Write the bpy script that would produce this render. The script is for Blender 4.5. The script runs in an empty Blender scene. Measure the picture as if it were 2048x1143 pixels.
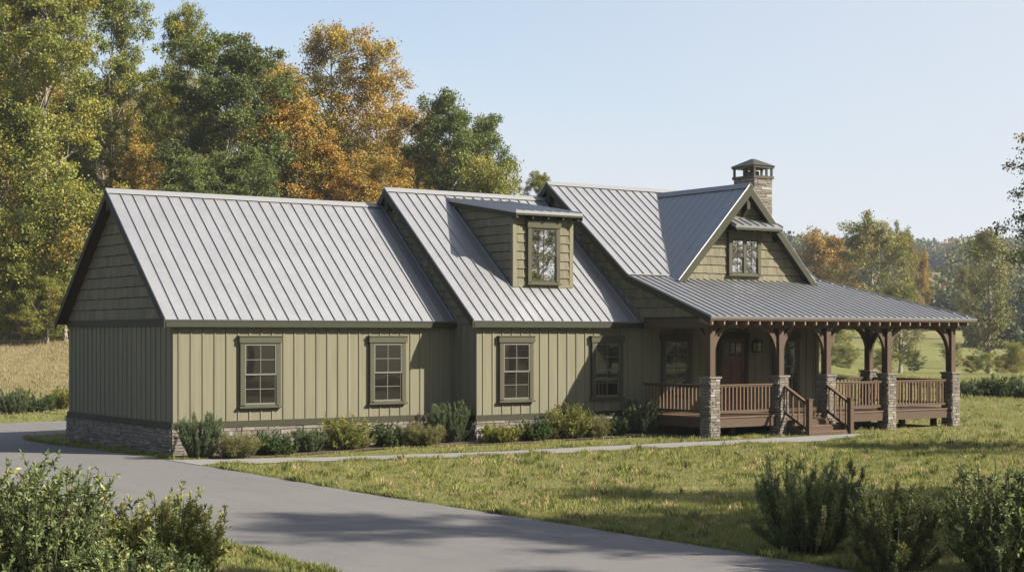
import bpy, bmesh, math, random
import numpy as np
from mathutils import Vector, Matrix

# ------------------------------------------------------------------ camera, sky, sun, exposure
C = bpy.context.scene.collection
scn = bpy.context.scene
CAM = np.array([-14.731, -34.561, 2.8])
FWD = np.array([0.57700, 0.81674]); RGT = np.array([0.81674, -0.57700])
cd = bpy.data.cameras.new('camera'); cam = bpy.data.objects.new('camera', cd); C.objects.link(cam)
cam.location = CAM
cam.rotation_euler = (math.radians(90), 0, math.atan2(FWD[1], FWD[0]) - math.pi/2)
cd.sensor_width = 36; cd.lens = 55.34; cd.shift_y = 0.0491
cd.clip_start = 0.1; cd.clip_end = 6000
scn.camera = cam

HAZE = 0.00024
SUN_ELEV = math.radians(32.5)
SUN_H = np.array([0.634, -0.773])               # horizontal direction towards the sun
world = bpy.data.worlds.new('World'); scn.world = world; world.use_nodes = True
nt = world.node_tree; nt.nodes.clear()
wo = nt.nodes.new('ShaderNodeOutputWorld'); wb = nt.nodes.new('ShaderNodeBackground')
sky = nt.nodes.new('ShaderNodeTexSky'); sky.sky_type = 'NISHITA'; sky.sun_disc = False
sky.sun_elevation = SUN_ELEV
sky.sun_rotation = math.atan2(SUN_H[0], SUN_H[1])
sky.altitude = 200; sky.air_density = 1.0; sky.dust_density = 2.0; sky.ozone_density = 1.2
wb.inputs['Strength'].default_value = 0.076
hs = nt.nodes.new('ShaderNodeHueSaturation'); hs.inputs['Saturation'].default_value = 0.82
nt.links.new(sky.outputs[0], hs.inputs['Color']); 
# pale autumn haze whitening the lowest degrees of the sky
tc = nt.nodes.new('ShaderNodeTexCoord'); sx = nt.nodes.new('ShaderNodeSeparateXYZ'); mr = nt.nodes.new('ShaderNodeMapRange'); mr.interpolation_type = 'SMOOTHSTEP'
nt.links.new(tc.outputs['Generated'], sx.inputs[0]); nt.links.new(sx.outputs['Z'], mr.inputs[0])
for k_, v_ in ((1, 0.03), (2, 0.23), (3, 0.92), (4, 0.0)): mr.inputs[k_].default_value = v_
mw = nt.nodes.new('ShaderNodeMix'); mw.data_type = 'RGBA'; mw.inputs[7].default_value = (3.78, 3.92, 4.30, 1)
# whiter towards the sun's side as well
dp = nt.nodes.new('ShaderNodeVectorMath'); dp.operation = 'DOT_PRODUCT'; dp.inputs[1].default_value = (RGT[0], RGT[1], 0); nt.links.new(tc.outputs['Generated'], dp.inputs[0])
m2 = nt.nodes.new('ShaderNodeMapRange'); m2.interpolation_type = 'SMOOTHSTEP'; nt.links.new(dp.outputs['Value'], m2.inputs[0])
for k_, v_ in ((1, -0.25), (2, 0.45), (3, 0.0), (4, 0.75)): m2.inputs[k_].default_value = v_
mx_ = nt.nodes.new('ShaderNodeMath'); mx_.operation = 'MAXIMUM'; nt.links.new(mr.outputs[0], mx_.inputs[0]); nt.links.new(m2.outputs[0], mx_.inputs[1])
nt.links.new(mx_.outputs[0], mw.inputs[0]); nt.links.new(hs.outputs[0], mw.inputs[6]); nt.links.new(mw.outputs[2], wb.inputs['Color']); nt.links.new(wb.outputs[0], wo.inputs['Surface'])

sl = bpy.data.lights.new('sun', 'SUN'); so = bpy.data.objects.new('sun', sl); C.objects.link(so)
sl.energy = 5.0; sl.angle = math.radians(0.6); sl.color = (1.0, 0.91, 0.78)
sd = Vector((SUN_H[0]*math.cos(SUN_ELEV), SUN_H[1]*math.cos(SUN_ELEV), math.sin(SUN_ELEV)))
so.rotation_euler = sd.to_track_quat('Z', 'Y').to_euler(); so.location = sd*60

scn.view_settings.view_transform = 'Standard'; scn.view_settings.look = 'None'
scn.view_settings.exposure = 1.38; scn.view_settings.gamma = 1.0
scn.render.engine = 'CYCLES'
scn.cycles.max_bounces = 6; scn.cycles.diffuse_bounces = 3; scn.cycles.glossy_bounces = 3
scn.cycles.transmission_bounces = 4; scn.cycles.volume_bounces = 0; scn.cycles.transparent_max_bounces = 8

# ------------------------------------------------------------------ helpers
def ss(t):
    t = np.clip(t, 0, 1); return t*t*(3-2*t)
def at(r, s):
    """ground point r metres right of and s metres ahead of the viewing spot"""
    p = CAM[:2] + RGT*r + FWD*s
    return float(p[0]), float(p[1])

def tag(o, label=None, cat=None, group=None, kind=None):
    if label: o['label'] = label
    if cat: o['category'] = cat
    if group: o['group'] = group
    if kind: o['kind'] = kind
    return o
def empty(name, loc, label, cat, group=None):
    o = bpy.data.objects.new(name, None); o.location = loc; C.objects.link(o)
    o.empty_display_size = 0.2
    return tag(o, label, cat, group)

class MB:
    def __init__(s): s.v = []; s.f = []; s.c = []
    def poly(s, pts, c=0.5):
        i = len(s.v); s.v += [tuple(p) for p in pts]; s.f.append(tuple(range(i, i+len(pts)))); s.c.append(c)
    def hexa(s, b, t, c=0.5):
        i = len(s.v); s.v += [tuple(p) for p in b]+[tuple(p) for p in t]; n = len(b)
        s.f.append(tuple(i+k for k in reversed(range(n)))); s.f.append(tuple(i+n+k for k in range(n)))
        for k in range(n):
            s.f.append((i+k, i+(k+1) % n, i+n+(k+1) % n, i+n+k))
        s.c += [c]*(n+2)
    def box(s, x0, x1, y0, y1, z0, z1, c=0.5):
        s.hexa([(x0,y0,z0),(x1,y0,z0),(x1,y1,z0),(x0,y1,z0)], [(x0,y0,z1),(x1,y0,z1),(x1,y1,z1),(x0,y1,z1)], c)
    def prism(s, pts, vec, c=0.5):
        v = Vector(vec); s.hexa([Vector(p) for p in pts], [Vector(p)+v for p in pts], c)
    def beam(s, a, b, w, h, up=(0,0,1), c=0.5):
        a = Vector(a); b = Vector(b); d = (b-a).normalized(); sx = d.cross(Vector(up))
        if sx.length < 1e-4: sx = Vector((1,0,0))
        sx.normalize(); uz = sx.cross(d).normalized()
        q = [sx*(-w/2)+uz*(-h/2), sx*(w/2)+uz*(-h/2), sx*(w/2)+uz*(h/2), sx*(-w/2)+uz*(h/2)]
        s.hexa([a+p for p in q], [b+p for p in q], c)
    def build(s, name, mat, parent=None, bevel=0):
        me = bpy.data.meshes.new(name); me.from_pydata(s.v, [], s.f); me.update()
        at_ = me.attributes.new('v', 'FLOAT', 'FACE'); at_.data.foreach_set('value', np.array(s.c, dtype=np.float32))
        bm = bmesh.new(); bm.from_mesh(me); bmesh.ops.recalc_face_normals(bm, faces=bm.faces); bm.to_mesh(me); bm.free()
        me.materials.append(mat)
        o = bpy.data.objects.new(name, me); C.objects.link(o)
        if parent: o.parent = parent
        if bevel:
            m = o.modifiers.new('edge', 'BEVEL'); m.width = bevel; m.segments = 1; m.limit_method = 'ANGLE'
        return o

def np_mesh(name, V, F, mat, col=None, parent=None, loc=None):
    """V (n,3), F (m,4) quads, col (m,3) face colour"""
    me = bpy.data.meshes.new(name)
    me.vertices.add(len(V)); me.vertices.foreach_set('co', np.ascontiguousarray(V, dtype=np.float32).ravel())
    m = len(F)
    me.loops.add(m*4); me.loops.foreach_set('vertex_index', np.ascontiguousarray(F, dtype=np.int32).ravel())
    me.polygons.add(m); me.polygons.foreach_set('loop_start', np.arange(0, m*4, 4, dtype=np.int32))
    me.update(calc_edges=True)
    if col is not None:
        a = me.attributes.new('Col', 'FLOAT_VECTOR', 'FACE'); a.data.foreach_set('vector', np.ascontiguousarray(col, dtype=np.float32).ravel())
    me.materials.append(mat); me.validate()
    o = bpy.data.objects.new(name, me); C.objects.link(o)
    if parent: o.parent = parent
    if loc is not None: o.location = loc
    return o

# ------------------------------------------------------------------ materials
KA = 0.63
def srgb(r, g, b):
    f = lambda c: ((c/255)/12.92 if c/255 <= 0.04045 else ((c/255+0.055)/1.055)**2.4)
    return (f(r)*KA, f(g)*KA, f(b)*KA, 1)
def mat(name):
    m = bpy.data.materials.new(name); m.use_nodes = True
    return m, m.node_tree, m.node_tree.nodes['Principled BSDF']
def N(t, kind, **kw):
    n = t.nodes.new(kind)
    for k, v in kw.items():
        if k.startswith('i_'): n.inputs[k[2:].replace('_', ' ')].default_value = v
        else: setattr(n, k, v)
    return n
def mixc(t, fac, a, b, mode='MIX'):
    n = t.nodes.new('ShaderNodeMix'); n.data_type = 'RGBA'; n.blend_type = mode
    for sock, val in ((n.inputs[0], fac), (n.inputs[6], a), (n.inputs[7], b)):
        if hasattr(val, 'is_output'): t.links.new(val, sock)
        else: sock.default_value = val
    return n.outputs[2]
def ramp(t, fac, stops):
    n = t.nodes.new('ShaderNodeValToRGB'); t.links.new(fac, n.inputs[0])
    e = n.color_ramp.elements
    while len(e) < len(stops): e.new(0.5)
    for k, (p, c) in enumerate(stops): e[k].position = p; e[k].color = c if len(c) == 4 else (*c, 1)
    return n.outputs[0]
def coords(t, scale=(1,1,1)):
    g = t.nodes.new('ShaderNodeNewGeometry'); m = t.nodes.new('ShaderNodeMapping'); m.inputs['Scale'].default_value = scale
    t.links.new(g.outputs['Position'], m.inputs['Vector']); return m.outputs[0]
def noise(t, vec, scale, detail=4, rough=0.55):
    n = N(t, 'ShaderNodeTexNoise', i_Scale=scale, i_Detail=detail, i_Roughness=rough); t.links.new(vec, n.inputs['Vector']); return n.outputs[0]
def bump(t, b, h, strength, dist=0.02):
    n = N(t, 'ShaderNodeBump', i_Strength=strength, i_Distance=dist); t.links.new(h, n.inputs['Height']); t.links.new(n.outputs[0], b.inputs['Normal'])
def faceval(t, name='v'):
    return N(t, 'ShaderNodeAttribute', attribute_name=name).outputs['Fac']

def painted(name, col, var=0.12, rough=0.75, streak=(9, 9, 0.8), facev=0.12):
    m, t, b = mat(name)
    d = tuple(c*(1-var) for c in col[:3])+(1,); l = tuple(min(1, c*(1+var)) for c in col[:3])+(1,)
    n1 = noise(t, coords(t, streak), 1.3, 5, 0.65)
    c = ramp(t, n1, [(0.3, d), (0.7, l)])
    fv = faceval(t)
    g = N(t, 'ShaderNodeMapRange'); t.links.new(fv, g.inputs[0]); g.inputs[3].default_value = 1-facev; g.inputs[4].default_value = 1+facev
    mul = t.nodes.new('ShaderNodeVectorMath'); mul.operation = 'SCALE'; t.links.new(c, mul.inputs[0]); t.links.new(g.outputs[0], mul.inputs['Scale'])
    t.links.new(mul.outputs[0], b.inputs['Base Color'])
    b.inputs['Roughness'].default_value = rough; b.inputs['Specular IOR Level'].default_value = 0.25
    bump(t, b, noise(t, coords(t, (60, 60, 6)), 2.0, 4), 0.25, 0.004)
    return m
M = {}
M['siding'] = painted('olive_siding', srgb(126, 123, 103), 0.14, 0.85, (11, 11, 0.45))
M['shingle'] = painted('olive_shingle', srgb(121, 117, 97), 0.12, 0.9, (14, 14, 3), 0.13)
M['trim'] = painted('dark_olive_trim', srgb(56, 56, 40), 0.10, 0.7)
M['casing'] = painted('olive_casing_paint', srgb(78, 77, 58), 0.10, 0.7)
M['gapshade'] = painted('dark_gap_shade', srgb(34, 33, 28), 0.1, 1.0)  # dark colour stands in for shade in the shingle gaps
M['sash'] = painted('grey_sash_paint', srgb(112, 112, 106), 0.05, 0.5)
M['wood'] = painted('brown_stained_wood', srgb(88, 71, 56), 0.18, 0.65, (3, 30, 30), 0.15)
M['deckwood'] = painted('brown_deck_wood', srgb(110, 88, 69), 0.18, 0.7, (2, 25, 25), 0.15)
M['tail'] = painted('sunlit_rafter_wood', srgb(138, 118, 96), 0.12, 0.8)  # paler than the other wood, sunlight painted onto the front tail ends
M['darkwood'] = painted('dark_soffit_wood', srgb(74, 58, 46), 0.15, 0.8)
M['doorwood'] = painted('red_brown_door_wood', srgb(100, 68, 50), 0.2, 0.5, (25, 25, 2))
M['darkmetal'] = painted('dark_bronze_metal', srgb(72, 68, 58), 0.08, 0.45)

m, t, b = mat('standing_seam_metal'); M['roof'] = m
v = coords(t)
c = ramp(t, noise(t, v, 0.9, 5, 0.6), [(0.3, (0.305, 0.311, 0.326, 1)), (0.7, (0.357, 0.361, 0.374, 1))])
c2 = mixc(t, 0.5, c, ramp(t, noise(t, v, 14, 3), [(0.3, (0.288, 0.293, 0.305, 1)), (0.75, (0.375, 0.378, 0.389, 1))]))
t.links.new(c2, b.inputs['Base Color']); b.inputs['Metallic'].default_value = 0.86
t.links.new(ramp(t, noise(t, v, 2.5, 4), [(0.2, (0.49,)*3), (0.8, (0.55,)*3)]), b.inputs['Roughness'])
bump(t, b, noise(t, coords(t, (1, 1, 1)), 1.6, 2), 0.035, 0.02)
m, t, b = mat('seam_edge_metal'); M['ridge'] = m
b.inputs['Base Color'].default_value = (0.22, 0.224, 0.232, 1); b.inputs['Metallic'].default_value = 0.35; b.inputs['Roughness'].default_value = 0.5

m, t, b = mat('ledge_stone'); M['stone'] = m
c = ramp(t, faceval(t), [(0.0, srgb(62, 59, 55)), (0.3, srgb(140, 132, 118)), (0.5, srgb(94, 90, 84)), (0.72, srgb(156, 147, 131)), (0.86, srgb(118, 104, 88)), (1.0, srgb(192, 187, 175))])
c = mixc(t, 0.55, c, ramp(t, noise(t, coords(t, (1, 1, 2)), 9, 6, 0.7), [(0.25, srgb(70, 67, 63)), (0.6, srgb(136, 130, 119)), (0.85, srgb(190, 184, 172))]))
t.links.new(c, b.inputs['Base Color']); b.inputs['Roughness'].default_value = 0.9
bump(t, b, noise(t, coords(t, (1, 1, 1.6)), 22, 6, 0.7), 0.8, 0.015)
m, t, b = mat('dark_mortar'); M['mortar'] = m
b.inputs['Base Color'].default_value = srgb(62, 57, 52); b.inputs['Roughness'].default_value = 1

def glass(name, refl):
    m, t, b = mat(name)
    b.inputs['Base Color'].default_value = (0.008, 0.006, 0.005, 1); b.inputs['Roughness'].default_value = 0.3; b.inputs['Specular IOR Level'].default_value = 0.1
    gl = t.nodes.new('ShaderNodeBsdfGlossy'); gl.inputs['Roughness'].default_value = 0.015; gl.inputs['Color'].default_value = (0.92, 0.95, 0.95, 1)
    bp = N(t, 'ShaderNodeBump', i_Strength=0.05, i_Distance=0.02); t.links.new(noise(t, coords(t), 1.3, 2), bp.inputs['Height']); t.links.new(bp.outputs[0], gl.inputs['Normal'])
    mx = t.nodes.new('ShaderNodeMixShader'); mx.inputs[0].default_value = refl
    t.links.new(b.outputs[0], mx.inputs[1]); t.links.new(gl.outputs[0], mx.inputs[2]); t.links.new(mx.outputs[0], t.nodes['Material Output'].inputs['Surface'])
    return m
M['glass'] = glass('window_glass', 0.07); M['coated'] = glass('coated_window_glass', 0.62)
m, t, b = mat('lantern_glass'); M['lglass'] = m
b.inputs['Base Color'].default_value = srgb(180, 165, 130); b.inputs['Roughness'].default_value = 0.15

m, t, b = mat('asphalt'); M['asphalt'] = m
v = coords(t)
a1 = ramp(t, noise(t, v, 90, 3, 0.7), [(0.3, (0.072, 0.068, 0.066, 1)), (0.7, (0.174, 0.166, 0.16, 1))])
a2 = ramp(t, noise(t, v, 0.35, 5, 0.6), [(0.3, (0.1, 0.095, 0.093, 1)), (0.7, (0.143, 0.134, 0.128, 1))])
a25 = ramp(t, noise(t, v, 14, 6, 0.8), [(0.3, (0.070, 0.067, 0.066, 1)), (0.7, (0.150, 0.142, 0.138, 1))])
a3 = mixc(t, 0.45, mixc(t, 0.5, a1, a25), a2)
n_t = N(t, 'ShaderNodeTexNoise', i_Scale=2.4, i_Detail=5.0, i_Roughness=0.7); t.links.new(coords(t, (1.0, 0.16, 1)), n_t.inputs['Vector'])
a3 = mixc(t, ramp(t, n_t.outputs[0], [(0.5, (0, 0, 0)), (0.72, (0.42,)*3)]), a3, (0.075, 0.072, 0.072, 1))
crk = N(t, 'ShaderNodeTexVoronoi', feature='DISTANCE_TO_EDGE', i_Scale=0.35)
dv = t.nodes.new('ShaderNodeVectorMath'); dv.operation = 'ADD'
nn = N(t, 'ShaderNodeTexNoise', i_Scale=1.3, i_Detail=4.0); t.links.new(v, nn.inputs['Vector'])
t.links.new(v, dv.inputs[0]); t.links.new(nn.outputs['Color'], dv.inputs[1]); t.links.new(dv.outputs[0], crk.inputs['Vector'])
cf = ramp(t, crk.outputs['Distance'], [(0.0, (0.45,)*3), (0.004, (0.0,)*3)])
t.links.new(mixc(t, cf, a3, (0.07, 0.068, 0.066, 1)), b.inputs['Base Color'])
b.inputs['Roughness'].default_value = 0.9
bump(t, b, noise(t, v, 120, 3), 0.5, 0.006)
m, t, b = mat('path_concrete'); M['concrete'] = m
v = coords(t)
t.links.new(mixc(t, 0.5, ramp(t, noise(t, v, 1.2, 5), [(0.3, (0.15, 0.144, 0.138, 1)), (0.7, (0.20, 0.194, 0.186, 1))]),
    ramp(t, noise(t, v, 60, 3), [(0.3, (0.137, 0.132, 0.128, 1)), (0.7, (0.213, 0.208, 0.2, 1))])), b.inputs['Base Color'])
b.inputs['Roughness'].default_value = 0.9
m, t, b = mat('bark_mulch'); M['mulch'] = m
t.links.new(ramp(t, noise(t, coords(t), 25, 5, 0.8), [(0.3, (0.03, 0.02, 0.014, 1)), (0.7, (0.13, 0.085, 0.055, 1))]), b.inputs['Base Color'])
b.inputs['Roughness'].default_value = 1; bump(t, b, noise(t, coords(t), 30, 4, 0.8), 1.0, 0.04)

m, t, b = mat('meadow_ground'); M['ground'] = m
v = coords(t)
gr = ramp(t, noise(t, v, 0.035, 6, 0.65), [(0.35, (0.115, 0.14, 0.038, 1)), (0.5, (0.18, 0.195, 0.062, 1)), (0.68, (0.23, 0.21, 0.09, 1))])
gr2 = mixc(t, 0.45, gr, ramp(t, noise(t, v, 2.5, 6, 0.75), [(0.3, (0.06, 0.058, 0.02, 1)), (0.7, (0.19, 0.175, 0.07, 1))]))
lit = N(t, 'ShaderNodeAttribute', attribute_name='litter').outputs['Fac']
dry = N(t, 'ShaderNodeAttribute', attribute_name='straw').outputs['Fac']
gs = mixc(t, dry, gr2, ramp(t, noise(t, v, 1.2, 6, 0.7), [(0.3, (0.16, 0.125, 0.06, 1)), (0.7, (0.29, 0.235, 0.125, 1))]))
gl = mixc(t, lit, gs, ramp(t, noise(t, v, 3.5, 6, 0.75), [(0.3, (0.055, 0.035, 0.018, 1)), (0.7, (0.24, 0.14, 0.07, 1))]))
t.links.new(gl, b.inputs['Base Color']); b.inputs['Roughness'].default_value = 1; b.inputs['Specular IOR Level'].default_value = 0.1
bump(t, b, noise(t, v, 6, 6, 0.8), 0.8, 0.15)

def leafmat(name, trans=0.35, rough=0.5, spec=0.25):
    m, t, b = mat(name)
    a = N(t, 'ShaderNodeAttribute', attribute_name='Col').outputs['Vector']
    t.links.new(a, b.inputs['Base Color']); b.inputs['Roughness'].default_value = rough; b.inputs['Specular IOR Level'].default_value = spec
    tr = t.nodes.new('ShaderNodeBsdfTranslucent'); t.links.new(a, tr.inputs[0])
    mx = t.nodes.new('ShaderNodeMixShader'); mx.inputs[0].default_value = trans
    out = t.nodes['Material Output']
    t.links.new(b.outputs[0], mx.inputs[1]); t.links.new(tr.outputs[0], mx.inputs[2]); t.links.new(mx.outputs[0], out.inputs['Surface'])
    return m
M['leaf'] = leafmat('tree_leaves', 0.27, 0.55, 0.2); M['shrubleaf'] = leafmat('shrub_leaves', 0.3, 0.5, 0.16); M['grass'] = leafmat('grass_blades', 0.35, 0.6, 0.15)
m, t, b = mat('tree_bark'); M['bark'] = m
t.links.new(ramp(t, noise(t, coords(t, (1, 1, .25)), 6, 6, 0.7), [(0.3, (0.10, 0.085, 0.065, 1)), (0.7, (0.30, 0.265, 0.215, 1))]), b.inputs['Base Color'])
b.inputs['Roughness'].default_value = 0.95; bump(t, b, noise(t, coords(t, (1, 1, .2)), 14, 5), 0.8, 0.03)

m, t, b = mat('shrub_stems'); M['stem'] = m
b.inputs['Base Color'].default_value = (0.055, 0.05, 0.028, 1); b.inputs['Roughness'].default_value = 0.9
# ------------------------------------------------------------------ terrain
def ground_z(x, y):
    x = np.asarray(x, float); y = np.asarray(y, float)
    s = (x-CAM[0])*FWD[0]+(y-CAM[1])*FWD[1]; r = (x-CAM[0])*RGT[0]+(y-CAM[1])*RGT[1]
    g = 0.13*ss((x-1)/11)
    wl = 1-ss((r+1)/28)
    wr = ss((r+1)/28)
    bank = wl*(2.5*ss((s-57)/24)+0.14*np.clip(s-80, 0, 50))
    roll = wr*ss((s-75)/60)*(0.9*np.sin(x*0.021+1.3)*np.sin(y*0.017+0.4)-0.3)
    roll = roll+4.2*wr*ss((s-135)/115)
    hills = (12*ss((s-262)/150)+18*ss((s-420)/300))*(0.5+0.5*wr)+ss((s-300)/300)*(3.5*np.sin(r*0.011+0.8)+2*np.sin(r*0.031))
    return g+bank+roll+hills
def gz(x, y): return float(ground_z(x, y))

k = np.linspace(-1, 1, 330)
gx = 900*np.sinh(k*5.6)/np.sinh(5.6); 
XX, YY = np.meshgrid(gx+2, gx+2, indexing='ij')
ZZ = ground_z(XX, YY); n = len(gx)
idx = np.arange(n*n).reshape(n, n)
F = np.stack([idx[:-1, :-1], idx[1:, :-1], idx[1:, 1:], idx[:-1, 1:]], -1).reshape(-1, 4)
go = np_mesh('ground', np.stack([XX, YY, ZZ], -1).reshape(-1, 3), F, M['ground']); tag(go, kind='structure')
me = go.data; me.polygons.foreach_set('use_smooth', np.ones(len(F), bool))
sv = (XX-CAM[0])*FWD[0]+(YY-CAM[1])*FWD[1]; rv = (XX-CAM[0])*RGT[0]+(YY-CAM[1])*RGT[1]
wl = 1-ss((rv+3)/18)
a = me.attributes.new('litter', 'FLOAT', 'POINT'); a.data.foreach_set('value', (wl*ss((sv-74)/8)).astype(np.float32).ravel())
a = me.attributes.new('straw', 'FLOAT', 'POINT')
ru = rv/np.maximum(sv, 1); hillf = ss((sv-285)/20)*ss((600-sv)/30)*ss((ru-0.235)/0.01)*ss((0.295-ru)/0.01)
patch = 0.7*hillf+ss((np.sin(rv*0.05+sv*0.013)+np.sin(sv*0.03+1.7)+0.2)/1.2)*ss((sv-90)/60)*(1-wl)*0.55
a.data.foreach_set('value', np.clip(wl*ss((sv-56)/5)*0.9+patch, 0, 1).astype(np.float32).ravel())

DRIVE = [(-0.6, -60), (-0.58, -16), (-0.72, -10), (-0.58, -5.5), (-0.55, -1.0), (-0.52, 0.2), (-0.72, 3), (-1.0, 5.6), (-1.0, 7.6), (-0.6, 9.0), (0.6, 9.6), (12, 10), (12, 16.3), (-16, 16.3), (-16, 5), (-8.5, 0), (-6.0, -4), (-5.75, -12.8), (-5.6, -15.6), (-5.7, -17), (-5.9, -60)]
PATH_UP = [(-0.62, -1.05), (2.6, -2.5), (6.7, -4.05), (10.2, -4.72), (13.3, -4.98), (15.7, -4.9), (17.6, -4.9), (18.0, -5.1)]
PATH_LO = [(-0.62, -2.95), (2.1, -3.55), (6.1, -5.15), (9.2, -5.85), (12.0, -6.25), (14.8, -6.5), (16.8, -6.1), (18.0, -5.4)]
BED = [(-0.1, -0.05), (-0.3, -0.9), (0.5, -1.75), (2.4, -1.6), (5.2, -1.35), (6.6, -1.8), (8.2, -2.35), (12.8, -2.45), (13.4, -1.9), (13.4, -1.0), (7.7, -1.0), (7.7, -0.05)]
def inside(px, py, poly):
    px = np.asarray(px); py = np.asarray(py); r = np.zeros(px.shape, bool); j = len(poly)-1
    for i in range(len(poly)):
        xi, yi = poly[i]; xj, yj = poly[j]
        r ^= ((yi > py) != (yj > py)) & (px < (xj-xi)*(py-yi)/(yj-yi+1e-12)+xi); j = i
    return r
def drape(name, pts, lift, mat_, step=0.7):
    bm = bmesh.new(); bm.faces.new([bm.verts.new((x, y, 0)) for x, y in pts])
    bmesh.ops.triangulate(bm, faces=bm.faces[:])
    x0 = min(p[0] for p in pts); x1 = max(p[0] for p in pts)
    x = math.floor(x0)+step
    while x < x1:
        bmesh.ops.bisect_plane(bm, geom=bm.verts[:]+bm.edges[:]+bm.faces[:], plane_co=(x, 0, 0), plane_no=(1, 0, 0)); x += step
    for vtx in bm.verts: vtx.co.z = gz(vtx.co.x, vtx.co.y)+lift
    bmesh.ops.recalc_face_normals(bm, faces=bm.faces)
    if sum(f.normal.z for f in bm.faces) < 0: bmesh.ops.reverse_faces(bm, faces=bm.faces[:])
    me = bpy.data.meshes.new(name); bm.to_mesh(me); bm.free(); me.materials.append(mat_)
    o = bpy.data.objects.new(name, me); C.objects.link(o); return tag(o, kind='structure')
drape('driveway', DRIVE, 0.012, M['asphalt'])
drape('path', PATH_UP+PATH_LO[::-1], 0.022, M['concrete'])
drape('planting_bed', BED, 0.03, M['mulch'])

# ------------------------------------------------------------------ the house
rnd = random.Random(4)
house = empty('house', (0, 0, 0), 'olive board and batten farmhouse with grey standing seam metal roofs and a wrap porch', 'house')
GD = 7.0                                         # garage wing depth
FND = 0.65                                       # top of the stone base
SEAM = 0.318

def clip_poly(poly, a, b, c):
    """keep a*x+b*y+c >= 0"""
    out = []
    for i in range(len(poly)):
        p, q = poly[i], poly[(i+1) % len(poly)]
        dp = a*p[0]+b*p[1]+c; dq = a*q[0]+b*q[1]+c
        if dp >= 0: out.append(p)
        if (dp >= 0) != (dq >= 0):
            tt = dp/(dp-dq); out.append((p[0]+(q[0]-p[0])*tt, p[1]+(q[1]-p[1])*tt))
    return out
def clip_convex(poly, conv):
    n = len(conv); area = sum(conv[i][0]*conv[(i+1) % n][1]-conv[(i+1) % n][0]*conv[i][1] for i in range(n))
    for i in range(n):
        (x0, y0), (x1, y1) = conv[i], conv[(i+1) % n]
        a, b_ = -(y1-y0), (x1-x0)
        if area < 0: a, b_ = -a, -b_
        poly = clip_poly(poly, a, b_, -(a*x0+b_*y0))
        if len(poly) < 3: return []
    return poly

SHADE_BACKS = []
def shingles(conv, place, nrm, mb, course=0.27, wmin=0.10, wmax=0.26, z0=None):
    """lapped shingle courses over a convex outline in (a, z); place maps (a, z) to 3-D"""
    nrm = Vector(nrm); SHADE_BACKS.append(([place(*p)-nrm*0.002 for p in conv], nrm))
    za = min(p[1] for p in conv); zb = max(p[1] for p in conv); xa = min(p[0] for p in conv); xb = max(p[0] for p in conv)
    z = za if z0 is None else z0
    while z < zb:
        x = xa-rnd.random()*0.3
        while x < xb:
            w = rnd.uniform(wmin, wmax); dz = rnd.uniform(-0.006, 0.006)
            q = clip_convex([(x+0.003, z+0.016+dz), (x+w-0.003, z+0.016+dz), (x+w-0.003, z+course), (x+0.003, z+course)], conv)
            if len(q) >= 3:
                o0 = rnd.uniform(0, 0.004); c = rnd.random()
                top = [place(*p)+nrm*(0.005+o0+0.030*(1-(p[1]-z)/course)) for p in q]
                mb.hexa([place(*p) for p in q], top, c)
            x += w
        z += course

def stone_face(mb, mort, o, u, n, W, H, zfun=None, lo=0.04, hi=0.125, wl=0.10, wh=0.46, out=0.045):
    """stacked ledge stones over a W x H rectangle; o lower corner, u along, n outwards"""
    o = Vector(o); u = Vector(u); n = Vector(n); z = 0
    mort.prism([o+n*0.0, o+u*W+n*0.0, o+u*W+Vector((0,0,H)), o+Vector((0,0,H))], n*(-0.04))
    while z < H-0.005:
        h = min(rnd.uniform(lo, hi), H-z)
        if H-z-h < 0.035: h = H-z
        x = -rnd.uniform(0, wl)
        while x < W:
            w = rnd.uniform(wl, wh); a = max(0, x); b_ = min(W, x+w)
            if b_-a > 0.025:
                if W-b_ < 0.06: b_ = W; w = b_-x+0.001
                p = rnd.uniform(0.008, out); g = 0.002; e = rnd.uniform(0.003, 0.007)
                j = lambda s_=0.006: rnd.uniform(-s_, s_)
                zz0 = z+g+j(0.003); zz1 = z+h-g+j(0.003)
                e0 = 0 if a == 0 else g; e1 = 0 if b_ == W else g
                P = lambda xx, zz, d: o+u*xx+Vector((0, 0, zz))+n*d
                base = [P(a+e0, zz0, -0.02), P(b_-e1, zz0, -0.02), P(b_-e1, zz1, -0.02), P(a+e0, zz1, -0.02)]
                front = [P(a+e0+e+j(), zz0+e+j(0.004), p+j(0.008)), P(b_-e1-e+j(), zz0+e+j(0.004), p+j(0.008)), P(b_-e1-e+j(), zz1-e+j(0.004), p+j(0.008)), P(a+e0+e+j(), zz1-e+j(0.004), p+j(0.008))]
                mb.hexa(base, front, rnd.random())
            x += w
        z += h

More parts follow.
